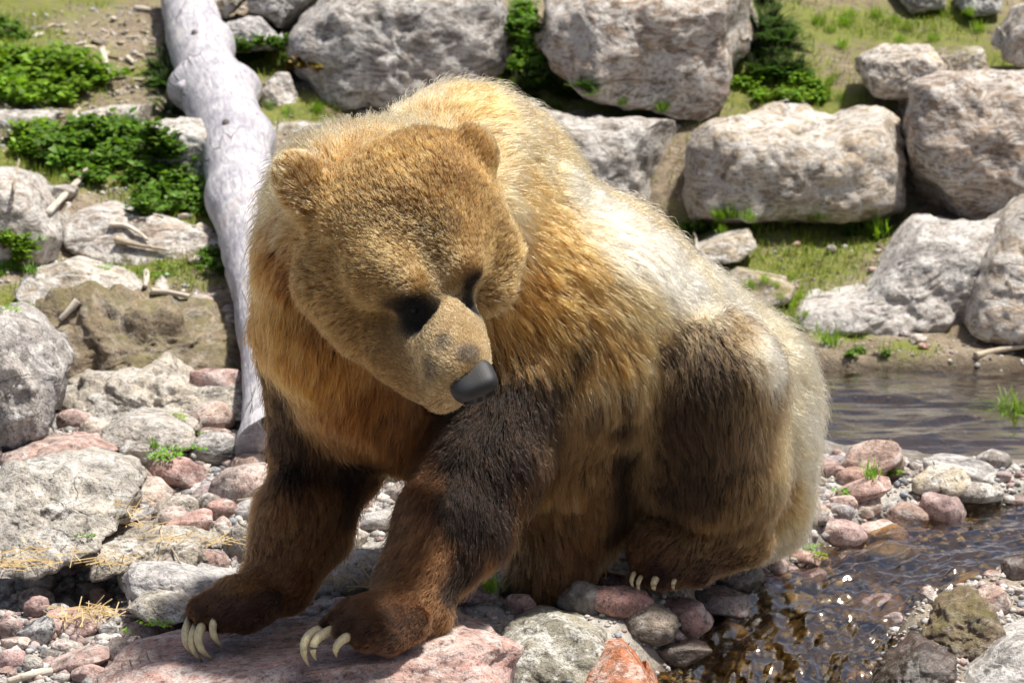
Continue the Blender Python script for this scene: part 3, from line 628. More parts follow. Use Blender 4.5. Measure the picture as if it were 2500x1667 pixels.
for a in [  # the gravel bar and the stream on the right
    ('big peach-pink boulder standing at the pool edge', 2125, 1125, 140, 96, (0.50, 0.36, 0.30), 'granite', 'a', -18),
    ('reddish stone in front of the peach-pink boulder', 2085, 1160, 76, 50, (0.42, 0.26, 0.21), 'granite', 'r', 0),
    ('lilac stone between the rump and the peach-pink boulder', 2045, 1140, 66, 44, (0.42, 0.39, 0.43), 'granite', 'r', 0),
    ('pink wedge-shaped stone below the tuft of grass', 2115, 1205, 120, 56, (0.43, 0.28, 0.25), 'granite', 'a', -16),
    ('big grey roof-shaped stone by the pool', 2345, 1155, 150, 76, (0.36, 0.37, 0.39), 'gneiss', 'a', 10),
    ('cream rounded boulder in front of the roof-shaped stone', 2300, 1185, 128, 66, (0.54, 0.48, 0.36), 'conglomerate', 'r', 0),
    ('grey mottled stone under the cream boulder', 2360, 1212, 150, 50, (0.36, 0.34, 0.32), 'conglomerate', 'r', 5),
    ('pink-topped mauve stone at the water line', 2300, 1240, 96, 58, (0.44, 0.30, 0.30), 'granite', 'r', 8),
    ('brown stone with a dark wet foot, beside the mauve stone', 2215, 1260, 100, 56, (0.36, 0.26, 0.22), 'granite', 'r', 8),
    ('pinkish ball-shaped stone in the row of cobbles', 2062, 1236, 58, 40, (0.42, 0.33, 0.30), 'granite', 'r', 0),
    ('peach ball-shaped stone in the row of cobbles', 2122, 1236, 62, 42, (0.52, 0.36, 0.29), 'granite', 'r', 0),
    ('flat slate lying among the cobbles', 2182, 1232, 72, 24, (0.26, 0.28, 0.32), 'gneiss', 'a', 0),
    ('blue-grey cobble in front of the ball-shaped stones', 2055, 1256, 60, 34, (0.37, 0.38, 0.41), 'granite', 'r', 0),
    ('cream cobble in front of the peach ball', 2112, 1252, 50, 32, (0.55, 0.48, 0.40), 'granite', 'r', 0),
    ('pale pebble touching the rump fur', 1995, 1264, 56, 40, (0.48, 0.42, 0.36), 'granite', 'r', 0),
    ('dark grey cobble below the pale pebble', 1990, 1290, 66, 34, (0.22, 0.205, 0.20), 'granite', 'r', 0),
    ('large pink and grey patched stone near the hind leg', 2058, 1315, 96, 64, (0.43, 0.31, 0.31), 'granite', 'r', 12),
    ('flat pink stone dipping into the stream', 2148, 1300, 110, 50, (0.46, 0.33, 0.30), 'granite', 'r', 4),
    ('small pink and cream stone at the stream edge', 2232, 1295, 50, 32, (0.46, 0.30, 0.27), 'wet', 'r', 0),
    ('grey-pink stone below the large patched stone', 2085, 1365, 66, 40, (0.33, 0.27, 0.28), 'wet', 'r', 0),
    ('dark brown wet stone half in the stream', 2055, 1390, 56, 66, (0.22, 0.15, 0.12), 'wet', 'r', 10),
    ('wet grey stone under thin water', 2180, 1360, 110, 50, (0.36, 0.34, 0.36), 'wet', 'r', 0),
    ('red and grey stone beside the moss patch', 1965, 1365, 78, 42, (0.40, 0.24, 0.19), 'granite', 'a', 8),
    ('pink and plum wet stone at the water edge', 1985, 1415, 86, 54, (0.42, 0.22, 0.21), 'wet', 'a', 0),
    ('mauve cobble behind the hind heel', 1895, 1375, 56, 46, (0.33, 0.25, 0.24), 'granite', 'r', 0),
    ('large dark green-grey boulder under the hind foot', 1790, 1415, 130, 78, (0.16, 0.17, 0.16), 'wet', 'r', -10),
    ('deep red wet stone beside the dark green boulder', 1885, 1428, 76, 30, (0.30, 0.10, 0.07), 'wet', 'a', 6),
    ('dark maroon stone beneath the hind claws', 1500, 1440, 100, 46, (0.24, 0.11, 0.09), 'wet', 'a', 4),
    ('pale grey stone by the pink one, under the belly', 1425, 1485, 110, 76, (0.36, 0.36, 0.35), 'wet', 'r', 0),
    ('rose-pink rounded stone beside the mossy grey one', 1515, 1495, 128, 66, (0.45, 0.24, 0.22), 'granite', 'r', 3),
    ('olive and brown round stone in the shallows', 1585, 1548, 128, 82, (0.27, 0.24, 0.19), 'granite', 'r', 8),
    ('salmon-pink smooth stone beside the olive stone', 1676, 1530, 112, 70, (0.44, 0.26, 0.22), 'granite', 'a', 14),
    ('dark blue flat-topped stone with rusty rims', 1745, 1486, 150, 70, (0.15, 0.13, 0.15), 'wet', 'a', 4),
    ('wet grooved lilac stone, water sliding over it', 1775, 1562, 104, 52, (0.32, 0.28, 0.30), 'wet', 'r', 10),
    ('wet pebbly brown stone between stream and olive stone', 1660, 1615, 120, 56, (0.20, 0.16, 0.13), 'wet', 'a', 0),
    ('submerged pinkish stone under rippling water', 2130, 1500, 150, 50, (0.34, 0.25, 0.24), 'wet', 'r', -8),
    ('peach stone standing on the near stream bank', 2425, 1470, 80, 70, (0.42, 0.30, 0.25), 'granite', 'a', 18),
    ('dark wet stone at the stream bend', 2480, 1395, 70, 56, (0.20, 0.165, 0.15), 'wet', 'r', 0),
    ('pink oval stone lying in the inlet', 2490, 1245, 60, 24, (0.44, 0.32, 0.31), 'wet', 'r', 0),
    ('small dark stone by the pool, next to the roof-shaped stone', 2450, 1165, 36, 32, (0.24, 0.22, 0.23), 'granite', 'a', 0),
    ('small purplish stone in the grass slope', 1892, 682, 52, 36, (0.32, 0.27, 0.29), 'granite', 'a', 0),
    ('tiny white stone in the moss of the grass slope', 2030, 605, 24, 22, WHITE, 'granite', 'r', 0),
    ('orange brick-coloured pebble on the far pool bank', 2255, 858, 26, 18, (0.45, 0.19, 0.10), 'granite', 'a', 0),
    ('tiny pinkish stone on the mossy slope', 1947, 592, 20, 14, PINK, 'granite', 'r', 0),
]:
    stone(*a)

# loose cobbles: alike ones share a label
PAL = [((0.43, 0.32, 0.295), 'pink'), ((0.38, 0.365, 0.35), 'grey'), ((0.52, 0.49, 0.45), 'pale'), ((0.30, 0.23, 0.21), 'reddish brown'), ((0.25, 0.26, 0.285), 'blue-grey')]
def scatter(n, xr, yr, size, where, group, test=None, wet=False, seed=0):
    r = np.random.default_rng(seed)
    made = tries = 0
    while made < n and tries < 6000:
        tries += 1
        x, y = r.uniform(*xr), r.uniform(*yr)
        s = size[0] * (size[1] / size[0]) ** (r.random() ** 1.7)
        if test is not None and not test(x, y): continue
        if any((x - a) ** 2 + (y - b) ** 2 < (0.62 * (q + s)) ** 2 for a, b, q in placed): continue
        c, cn = PAL[r.choice(5, p=[0.24, 0.26, 0.28, 0.12, 0.10])]
        c = tuple(np.clip(np.array(c) * r.uniform(0.8, 1.2), 0, 0.7))
        mat = 'wet' if wet else ('granite', 'granite', 'gneiss', 'conglomerate')[r.integers(4)]
        fm = int(r.integers(2))
        me = STONE[mat, 'ra'[fm], int(r.integers(5))]
        sz = 'big' if s > size[0] * (size[1] / size[0]) ** 0.5 else 'small' if s < size[0] * (size[1] / size[0]) ** 0.16 else 'middling'
        hz = s * r.uniform(0.45, 0.75)
        link('cobble', me, label=f'{sz} {("rounded", "angular")[fm]} {cn} cobble lying loose {where}', cat='stone', group=f'{cn} cobbles {group}',
             loc=(x, y, float(ground_z(x, y)) + hz * 0.45), rot=(r.uniform(-.25, .25), r.uniform(-.25, .25), r.uniform(0, 6.3)), scale=(s, s * r.uniform(0.7, 1), hz), color=c)
        placed.append((x, y, s)); made += 1
def dry(x, y):
    d, hw, zs = stream_at(np.array(x), np.array(y))
    return float(d) > float(hw) * 0.95 and not (x > 0.3 and y > 1.62 - 0.35 * x)
scatter(66, (-1.3, -0.55), (-0.75, 0.05), (0.016, 0.055), 'in the gravel beside the pink slab', 'beside the pink slab', seed=1)
scatter(86, (-1.35, -0.35), (0.1, 1.55), (0.028, 0.095), 'on the stony bank left of the bear', 'on the stony bank', seed=2)
scatter(74, (0.45, 1.5), (0.0, 1.3), (0.014, 0.055), 'on the gravel bar by the pool', 'on the gravel bar', dry, seed=3)
scatter(30, (0.1, 1.2), (-0.6, 0.5), (0.015, 0.05), 'wet in the stream bed', 'in the stream bed', lambda x, y: not dry(x, y), True, seed=4)
scatter(34, (-1.3, -0.5), (1.9, 4.8), (0.015, 0.045), 'on the weedy slope beside the log', 'on the weedy slope', seed=5)
scatter(24, (0.6, 1.7), (2.5, 3.4), (0.012, 0.03), 'on the mossy pool bank', 'on the mossy pool bank', seed=6)

# ------------------------------------------------------------------ gravel too small to pick apart
def pebbles(n, xr, yr, size, name, label, mat, test=None, seed=0, lift=0.2):
    r = np.random.default_rng(seed)
    bm = bmesh.new(); bmesh.ops.create_icosphere(bm, subdivisions=1, radius=1)
    V0 = np.array([v.co for v in bm.verts]); F0 = np.array([[v.index for v in f.verts] for f in bm.faces]); bm.free()
    x = r.uniform(*xr, n); y = r.uniform(*yr, n)
    if test is not None:
        k = test(x, y); x, y = x[k], y[k]
    n = len(x)
    z = ground_z(x, y)
    s = size[0] * (size[1] / size[0]) ** (r.random(n) ** 2.2)
    a = r.uniform(0, 6.3, n)
    V = V0[None] * (1 + 0.28 * r.normal(size=(n, len(V0), 1)).clip(-1, 1))
    V = V * np.stack([s, s * r.uniform(0.6, 1, n), s * r.uniform(0.4, 0.8, n)], -1)[:, None]
    ca, sa = np.cos(a)[:, None], np.sin(a)[:, None]
    V = np.stack([V[..., 0] * ca - V[..., 1] * sa, V[..., 0] * sa + V[..., 1] * ca, V[..., 2]], -1)
    V = V + np.stack([x, y, z + lift * s], -1)[:, None]
    F = (F0[None] + (np.arange(n) * len(V0))[:, None, None]).reshape(-1, 3)
    me = mesh_np(name, V.reshape(-1, 3), F, [M[mat]], smooth=True)
    pal = np.array([p[0] for p in PAL])[r.choice(5, n, p=[0.20, 0.28, 0.32, 0.12, 0.08])] * r.uniform(0.6, 1.25, (n, 1))
    at = me.attributes.new('tint', 'FLOAT_COLOR', 'POINT')
    at.data.foreach_set('color', np.repeat(np.column_stack([pal, np.ones(n)]), len(V0), 0).astype(np.float32).ravel())
    return link(name, me, label=label, cat='gravel', kind='stuff')
for nm, rgh, mul in (('pebble', 0.85, 1.0), ('wet_pebble', 0.3, 0.45)):
    m = N(nm)
    g = m.n('NewGeometry')
    c = m.n('Attribute', attribute_name='tint').outputs['Color']
    nn = m.noise(g.outputs['Position'], 150, 4, 0.7)
    c = m.mix(1.0, c, m.ramp(nn, [(0.3, 0.45 * mul), (0.5, mul), (0.68, 1.4 * mul)]), 'MULTIPLY')
    M[nm] = m.surf(m.n('BsdfPrincipled', {'Base Color': c, 'Roughness': rgh, 'Normal': m.bump(nn, 0.6, 0.006)}).outputs[0])
def drymask(x, y):
    d, hw, zs = stream_at(x, y)
    return (d > hw * 0.9) & ~((x > 0.3) & (y > 1.66 - 0.35 * x))
pebbles(18000, (-2.2, -0.3), (-0.9, 1.75), (0.005, 0.024), 'gravel', 'fine pink and grey gravel filling the stony bank', 'pebble', seed=11)
pebbles(2600, (-0.35, 0.55), (-0.8, 0.9), (0.004, 0.016), 'gravel', 'fine gravel under and around the bear', 'pebble', drymask, seed=12)
pebbles(15000, (0.35, 2.4), (-0.6, 1.4), (0.004, 0.018), 'gravel', 'fine grit of the gravel bar beside the stream', 'pebble', drymask, seed=13)
pebbles(3500, (0.0, 1.6), (-0.9, 1.0), (0.005, 0.02), 'stream_gravel', 'wet brown gravel on the stream bed', 'wet_pebble', lambda x, y: ~drymask(x, y), seed=14)
pebbles(7500, (-2.6, -0.3), (1.7, 5.2), (0.004, 0.014), 'gravel', 'crumbly earth and grit on the weedy slope', 'pebble', lambda x, y: green_at(x, y) < 0.6, seed=15)
pebbles(3500, (-0.3, 2.6), (2.35, 3.6), (0.003, 0.011), 'gravel', 'earthy grit along the far pool bank', 'pebble', lambda x, y: green_at(x, y) < 0.8, seed=16)
# ------------------------------------------------------------------ the log and the loose wood
bpy.context.view_layer.update()
_dg = bpy.context.evaluated_depsgraph_get()
def hit(px, py):
    d = Vector(ray(px, py)).normalized()
    ok, loc, nrm, idx, ob, mt = scene.ray_cast(_dg, Vector((0, -CAM_D, CAM_H)), d)
    return np.array(loc) if ok else on_ground(px, py)
def wood(name, base, streak, crack, rough=0.8):
    m = N(name)
    al = m.n('Attribute', attribute_name='grain').outputs['Vector']
    oi = m.n('ObjectInfo')
    v = m.n('VectorMath', {0: al, 1: m.math('MULTIPLY', oi.outputs['Random'], 20.0)}, operation='ADD').outputs[0]
    gr = m.noise(m.n('Mapping', {'Vector': v, 'Scale': (5, 30, 30)}).outputs[0], 2.2, 6, 0.65, 0.8)
    bl = m.noise(v, 7, 6, 0.65, 0.5)
    fi = m.noise(v, 60, 4, 0.6)
    c = m.mix(m.ramp(gr, [(0.35, 0.0), (0.62, 1.0)]), streak, base)
    c = m.mix(m.ramp(bl, [(0.34, 0.9), (0.52, 0.0)]), c, streak)
    c = m.mix(m.ramp(fi, [(0.30, 0.6), (0.42, 0.0)]), c, (0.12, 0.11, 0.12))
    c = m.mix(m.ramp(bl, [(0.62, 0.0), (0.72, 0.6)]), c, (0.50, 0.36, 0.30))
    vo = m.n('TexVoronoi', {'Vector': m.n('Mapping', {'Vector': v, 'Scale': (1.6, 9, 9)}).outputs[0], 'Scale': 2.0}, feature='DISTANCE_TO_EDGE').outputs[0]
    ck = m.math('MULTIPLY', m.ramp(vo, [(0.0, 1.0), (0.03, 0.0)]), m.ramp(m.noise(v, 3.5, 3), [(0.55, 0.0), (0.62, 1.0)]))
    c = m.mix(m.math('MULTIPLY', ck, crack), c, (0.05, 0.045, 0.05))
    hh = m.math('SUBTRACT', m.math('ADD', gr, m.math('MULTIPLY', fi, 0.3)), ck)
    return m.surf(m.n('BsdfPrincipled', {'Base Color': c, 'Roughness': rough, 'Normal': m.bump(hh, 0.45, 0.01)}).outputs[0])
M['driftwood'] = wood('driftwood', (0.56, 0.545, 0.56), (0.27, 0.26, 0.30), 1.0)
M['cutwood'] = wood('log_end', (0.16, 0.14, 0.13), (0.07, 0.06, 0.055), 1.0, 0.95)
M['stick'] = wood('stick_wood', (0.48, 0.41, 0.30), (0.25, 0.20, 0.14), 0.6)
M['palestick'] = wood('pale_stick_wood', (0.60, 0.55, 0.47), (0.40, 0.35, 0.28), 0.5)
def woody(name, pts, rad, mat, seg=12, amp=0.0, flat=1.0, seed=0, origin=None, caps=True):
    V, F = tube(pts, rad, seg, amp, seed, flat)
    n = len(pts)
    L = np.concatenate([[0], np.cumsum(np.linalg.norm(np.diff(pts, axis=0), axis=1))])
    a = np.linspace(0, 2 * np.pi, seg, endpoint=False)
    R = np.broadcast_to(np.asarray(rad, float), (n,))
    G = np.stack([np.repeat(L[:, None], seg, 1), np.cos(a)[None] * R[:, None], np.sin(a)[None] * R[:, None]], -1).reshape(-1, 3)
    G = np.vstack([G, [L[0], 0, 0], [L[-1], 0, 0]])
    o = np.array(pts[0]) if origin is None else np.array(origin)
    me = mesh_np(name, V - o, F, [M[mat]])
    at = me.attributes.new('grain', 'FLOAT_VECTOR', 'POINT')
    at.data.foreach_set('vector', G.astype(np.float32).ravel())
    return me, o
ctl = [(455, -70, 5.2, 66), (462, 0, 4.95, 68), (478, 90, 4.5, 70), (505, 180, 4.12, 76), (535, 250, 3.82, 86), (566, 330, 3.5, 84), (585, 420, 3.15, 82), (606, 530, 2.75, 84), (635, 640, 2.35, 86), (657, 760, 1.95, 86), (672, 880, 1.52, 84), (674, 980, 1.2, 84), (668, 1060, 1.0, 86), (664, 1100, 0.92, 86)]
cp = spline(np.array([[*W(a, b, Y), r * PXM(Y, .4)] for a, b, Y, r in ctl]), 150)
cp[:, 3] *= 1 + 0.03 * fbm(np.column_stack([np.arange(150) * 0.16, np.zeros(150), np.zeros(150)]), 71, 3)
me, o = woody('log', cp[:, :3], cp[:, 3], 'driftwood', 48, 0.0035, seed=9)
# slanted cut at the lower end
co = np.array([v.co for v in me.vertices]) + o
nrm = np.array([0.55, -0.62, -0.35]); nrm /= np.linalg.norm(nrm)
lim = (W(610, 1075, 0.9) * 0.5 + W(650, 1060, 0.95) * 0.5) @ nrm
ov = np.clip(co @ nrm - lim, 0, None)
tn = cp[-1, :3] - cp[-12, :3]; tn /= np.linalg.norm(tn)
co = co - ov[:, None] * tn / (tn @ nrm)
cen = cp[np.clip(np.arange(len(co)) // 48, 0, 149), :3]
rd = co - cen; rd /= np.linalg.norm(rd, axis=1)[:, None] + 1e-9
for i, a_, am, sg in ((40, W(600, 215, 3.95), .045, .075), (38, W(435, 215, 3.95), .04, .07), (58, W(640, 345, 3.45), .03, .09), (24, W(545, 110, 4.4), .025, .1), (75, W(500, 480, 2.9), .02, .1)):
    co = co + rd * (am * np.exp(-((co - a_) ** 2).sum(1) / sg ** 2))[:, None]
me.vertices.foreach_set('co', (co - o).astype(np.float32).ravel()); me.update()
me.materials.append(M['cutwood'])
onp = (co @ nrm) > lim - 1e-3
for f in me.polygons:
    if all(onp[i] for i in f.vertices): f.material_index = 1
log = link('log', me, label='long bleached driftwood log leaning down the bank behind the bear', cat='log', loc=o)
def stub(i, ang, ln, r):
    c = cp[i, :3]; t = cp[i + 1, :3] - cp[i - 1, :3]; t /= np.linalg.norm(t)
    s = np.cross(t, [0, 0, 1]); s /= np.linalg.norm(s); u = np.cross(s, t)
    d = s * math.cos(ang) + u * math.sin(ang)
    p = np.array([c + d * cp[i, 3] * 0.55, c + d * cp[i, 3] * 0.9 + t * 0.03, c + d * (cp[i, 3] + ln * 0.6) + t * 0.05, c + d * (cp[i, 3] + ln) + t * 0.06])
    me, oo = woody('branch_stub', spline(p, 12), np.interp(np.linspace(0, 1, 12), [0, .6, 1], [r * 1.6, r, r * .55]), 'driftwood', 16, 0.004, origin=o)
    link('branch_stub', me, parent=log)
stub(42, 0.3, 0.02, 0.022); stub(60, 0.1, 0.012, 0.02)
for i, ang, r in ((18, 1.15, .017), (30, 1.3, .012), (63, 1.2, .014)):
    c = cp[i, :3]; t = cp[i + 1, :3] - cp[i - 1, :3]; t /= np.linalg.norm(t)
    s = np.cross(t, [0, 0, 1]); s /= np.linalg.norm(s); u = np.cross(s, t)
    d = s * math.cos(ang) + u * math.sin(ang)
    d = d * 0.6 + np.array([0, -0.6, 0.3]); d -= t * (d @ t); d /= np.linalg.norm(d)
    p = np.array([c + d * cp[i, 3] * 0.9 + t * r * 1.6, c + d * cp[i, 3] * 1.01, c + d * cp[i, 3] * 0.9 - t * r * 1.6])
    me, oo = woody('knot', spline(p, 8), np.array([.2, .7, .95, 1, 1, .9, .6, .2]) * r, 'cutwood', 10, 0.003, origin=o)
    link('knot', me, parent=log)

def stick(label, pts, rpx, mat='stick', flat=1.0, name='stick', taper=0.6, lift=0.0):
    """pts: photograph pixels along the stick; each end lies on whatever is there"""
    P = np.array([hit(a, b) for a, b in pts])
    s = PXM(P[0, 1], .3)
    n = 24
    Q = spline(np.vstack([P]), n) + np.array([0, -0.01, rpx * s * (0.7 + lift)])
    me, o = woody(name, Q, rpx * s * np.linspace(1, taper, n), mat, 10, 0.15 * rpx * s, flat)
    link(name, me, label=label, cat='stick', loc=o)
stick('curved pale branch sticking out of the leafy weeds', [(118, 525), (160, 480), (205, 430), (226, 375), (205, 325)], 9, 'palestick')
stick('grey flat driftwood piece lying on the broad slab', [(285, 594), (330, 606), (410, 620)], 16, 'stick', 0.6, 'driftwood_piece', 0.3)
stick('pale curved driftwood splinter above the flat driftwood', [(268, 555), (310, 558), (345, 578), (360, 592)], 11, 'palestick', 0.6, 'driftwood_piece', 0.5)
stick('short bleached stick on the grit below the flat slab', [(370, 715), (410, 718), (462, 728)], 9, 'palestick')
stick('short pale stick standing against the earthy bank', [(190, 740), (168, 765), (148, 785)], 10, 'palestick')
stick('small pale peg upright in the weeds by the slab', [(358, 668), (358, 690), (356, 702)], 9, 'palestick')
stick('thin dry stalk leaning in the weeds', [(30, 510), (38, 440), (48, 390), (62, 320)], 4)
stick('straight pale stick among the wood chips', [(250, 130), (262, 175), (270, 205)], 9, 'palestick')
stick('bone-coloured stick lying above the wood chips', [(330, 25), (352, 27), (372, 31)], 8, 'palestick')
stick('dark branch lying on the far pool bank', [(2380, 872), (2430, 860), (2500, 850)], 9, 'stick')
stick('broken twig with a white end at the foot of the gravel', [(20, 1668), (70, 1652), (95, 1646), (128, 1642)], 12, 'palestick', 0.8, 'stick', 1.0)
stick('thin straw stem across the large pale boulder', [(580, 1220), (610, 1215), (645, 1208)], 2.5, 'palestick')
stick('long dry stem leaning over the dark gap', [(400, 1310), (425, 1345), (442, 1375)], 3, 'stick')
# wood chips strewn over the hilltop
r = np.random.default_rng(5)
chip = []
for k in range(6):
    bm = bmesh.new(); bmesh.ops.create_cube(bm, size=2)
    for v_ in bm.verts:
        v_.co.x *= 1 + 0.3 * r.normal(); v_.co.y *= 0.38 * (1 + 0.3 * r.normal()); v_.co.z *= 0.16
    bmesh.ops.bevel(bm, geom=bm.edges[:], offset=0.05, segments=1, affect='EDGES')
    me = bpy.data.meshes.new('wood_chip'); bm.to_mesh(me); bm.free(); me.materials.append(M['stick' if k % 3 else 'palestick']); chip.append(me)
for k in range(60):
    a, b = r.normal(300, 62), r.uniform(45, 300)
    if k > 46: a, b = r.uniform(20, 180), r.uniform(50, 240)
    P = hit(a, b); s = r.uniform(0.012, 0.03)
    link('wood_chip', chip[k % 6], label='splintered pale wood chip strewn on the hilltop dirt left of the log', cat='wood chip', group='wood chips on the hilltop', loc=P + np.array([0, 0, 0.004]),
         rot=(r.uniform(-.5, .5), r.uniform(-.4, .4), r.uniform(0, 6.3)), scale=(s, s, s))
# straw tufts: too fine to count
sv = []
for a, b, n_ in ((40, 1390, 50), (200, 1380, 30), (285, 1385, 30), (240, 1510, 45), (205, 1520, 30), (440, 1330, 20), (330, 1290, 20), (860, 1430, 40), (100, 1360, 30), (300, 1255, 20), (600, 1330, 14)):
    c = hit(a, b)
    for _ in range(n_):
        p = c + np.array([r.normal(0, .045), r.normal(0, .03), 0.012 + abs(r.normal(0, .008))])
        d = np.array([r.normal(), r.normal() * .7, r.normal() * .25]); d *= r.uniform(.012, .035) / np.linalg.norm(d)
        w = np.cross(d, [0.3, -0.8, 0.5]); w *= 0.0011 / np.linalg.norm(w)
        sv.append(np.array([p - d - w, p - d + w, p + d + w, p + d - w]))
sv = np.array(sv)
m = N('straw'); M['straw'] = m.surf(m.n('BsdfPrincipled', {'Base Color': (0.55, 0.40, 0.19, 1), 'Roughness': 0.7}).outputs[0])
link('straw', mesh_np('straw', sv.reshape(-1, 3), np.arange(len(sv) * 4).reshape(-1, 4), [M['straw']], False), label='dry straw caught between the stones of the bank', cat='straw', kind='stuff')

# ------------------------------------------------------------------ plants
def leafmat(name):
    m = N(name)
    c = m.n('Attribute', attribute_name='tint').outputs['Color']
    oi = m.n('ObjectInfo')
    c = m.mix(1.0, c, oi.outputs['Color'], 'MULTIPLY')
    d = m.n('BsdfPrincipled', {'Base Color': c, 'Roughness': 0.5})
    d.inputs['Specular IOR Level'].default_value = 0.3
    t = m.n('BsdfTranslucent', {'Color': m.mix(1.0, c, (1.2, 1.25, 0.5), 'MULTIPLY')})
    return m.surf(m.n('MixShader', {0: 0.38, 1: d.outputs[0], 2: t.outputs[0]}).outputs[0])
M['leaf'] = leafmat('leaf')
def leaf(p, d, up, ln, wd, bend, r):
    """a folded, drooping pointed leaf: 8 vertices, 6 triangles-worth of quads"""
    d = d / np.linalg.norm(d); s = np.cross(d, up); s /= np.linalg.norm(s) + 1e-9; u = np.cross(s, d)
    V = []
    for t, w in ((0, .12), (.3, .8), (.62, .9), (1, .05)):
        c = p + d * ln * t - np.array([0, 0, 1]) * bend * ln * t * t
        V += [c - s * wd * w + u * wd * w * .35, c + s * wd * w + u * wd * w * .35]
    return np.array(V)
LF = np.array([(0, 1, 3, 2), (2, 3, 5, 4), (4, 5, 7, 6)])
def plant_mesh(kind, seed):
    r = np.random.default_rng(seed)
    V, col, st = [], [], []
    def add(L, c):
        V.append(L); col.append(np.repeat([[*c, 1]], 8, 0))
    G = lambda: np.array([0.075, 0.18, 0.018]) * r.uniform(0.55, 1.5) + np.array([0.045, 0.03, 0]) * r.random()
    if kind == 'broad':
        for k in range(26):
            a = r.uniform(0, 6.28); tilt = r.uniform(0.1, 1.1); ln = r.uniform(0.5, 1.0)
            d = np.array([math.cos(a) * math.sin(tilt), math.sin(a) * math.sin(tilt), math.cos(tilt)])
            b = np.array([r.normal(0, .13), r.normal(0, .13), 0])
            st.append((b, b + d * ln))
            for q in range(7):
                t = r.uniform(0.25, 1.0)
                aa = r.uniform(0, 6.28)
                dd = d * 0.25 + np.array([math.cos(aa), math.sin(aa), r.uniform(-.1, .5)])
                add(leaf(b + d * ln * t, dd, np.array([0, 0, 1.]) + r.normal(0, .3, 3), r.uniform(.22, .42), r.uniform(.08, .14), r.uniform(0, .4), r), G())
    elif kind == 'fern':
        for k in range(16):
            a = r.uniform(0, 6.28); tilt = r.uniform(0.3, 1.2); ln = r.uniform(0.7, 1.1)
            d = np.array([math.cos(a) * math.sin(tilt), math.sin(a) * math.sin(tilt), math.cos(tilt)])
            s = np.cross(d, [0, 0, 1]); s /= np.linalg.norm(s)
            b = np.array([r.normal(0, .12), r.normal(0, .12), 0]); g_ = G() * 0.8
            st.append((b, b + d * ln))
            for q in range(9):
                t = 0.2 + q * 0.09
                c = b + d * ln * t - np.array([0, 0, .35]) * t * t * ln
                for e in (-1, 1):
                    add(leaf(c, s * e + d * .5, np.array([0, 0, 1.]), (.34 - .24 * t), .05, .2, r), g_ * r.uniform(.8, 1.25))
    elif kind in ('tuft', 'sedge'):
        for k in range(60 if kind == 'tuft' else 120):
            a = r.uniform(0, 6.28); tilt = r.uniform(0.05, .7) if kind == 'tuft' else r.uniform(.3, 1.2)
            d = np.array([math.cos(a) * math.sin(tilt), math.sin(a) * math.sin(tilt), math.cos(tilt)])
            b = np.array([r.normal(0, .14), r.normal(0, .14), -.02])
            add(leaf(b, d, np.array([math.cos(a), math.sin(a), .3]), r.uniform(.5, 1.05), .02 if kind == 'tuft' else .018, r.uniform(.05, .5) if kind == 'tuft' else r.uniform(.3, .9), r), G() * (1.25 if kind == 'tuft' else 1.0) + np.array([.03, .03, 0.005]))
    elif kind == 'cress':
        for k in range(90):
            a = r.uniform(0, 6.28); q = r.random() ** .6
            p = np.array([math.cos(a) * q, math.sin(a) * q, .12 * r.random() + .12 * (1 - q)])
            add(leaf(p, np.array([math.cos(a), math.sin(a), r.uniform(-.2, .5)]), np.array([0, 0, 1.]) + r.normal(0, .3, 3), r.uniform(.12, .28), r.uniform(.06, .12), .2, r), G() * 1.5)
    V = np.array(V); n = len(V)
    F = (LF[None] + (np.arange(n) * 8)[:, None, None]).reshape(-1, 4)
    me = mesh_np('foliage', V.reshape(-1, 3), F, [M['leaf']], True)
    at = me.attributes.new('tint', 'FLOAT_COLOR', 'POINT')
    at.data.foreach_set('color', np.array(col).astype(np.float32).ravel())
    sm = None
    if st:
        Vs, Fs = join([tube(np.linspace(a, b, 3), [.014, .011, .006], 4) for a, b in st])
        sm = mesh_np('stem', Vs, Fs, [M['leaf']])
        at = sm.attributes.new('tint', 'FLOAT_COLOR', 'POINT')
        at.data.foreach_set('color', np.tile([0.10, 0.11, 0.035, 1], (len(Vs), 1)).astype(np.float32).ravel())
    return me, sm
PLANT = {(k, i): plant_mesh(k, 900 + 10 * j + i) for j, k in enumerate(('broad', 'fern', 'tuft', 'sedge', 'cress')) for i in range(4)}
def plant(kind, px, py, hpx, label, group=None, tint=(1, 1, 1), name='weed_plant', cat='plant', at=None):
    P = hit(px, py) if at is None else np.array(at)
    s = hpx * PXM(P[1], P[2])
    me, sm = PLANT[kind, int(r.integers(4))]
    t = np.array(tint) * r.uniform(0.85, 1.15)
    o = link(name, me, label=label, cat=cat, group=group, loc=P - np.array([0, 0, 0.006]), rot=(0, 0, r.uniform(0, 6.28)), scale=(s * r.uniform(.9, 1.15), s * r.uniform(.9, 1.15), s), color=t)
    if sm is not None: link('stem', sm, parent=o, color=t)
    return o
def patch(kind, n, cx, cy, sx, sy, h, label, group, tint=(1, 1, 1), name='weed_plant', cat='plant'):
    for _ in range(n):
        q = r.random()
        lb = label if label.split()[0] in ('small', 'tiny', 'low', 'short') else (('small ', 'medium-sized ', 'large ')[int(q * 2.999)] + label)
        plant(kind, cx + r.uniform(-sx, sx), cy + r.uniform(-sy, sy), h[0] + (h[1] - h[0]) * q, lb, group, tint, name, cat)
LIME, DEEP, RUSTY = (1.5, 1.35, 1.0), (0.65, 0.75, 0.7), (2.2, 0.75, 1.0)
patch('broad', 24, 110, 200, 125, 60, (55, 90), 'bright green leafy weed on the slope left of the log', 'leafy weeds on the upper left slope', LIME)
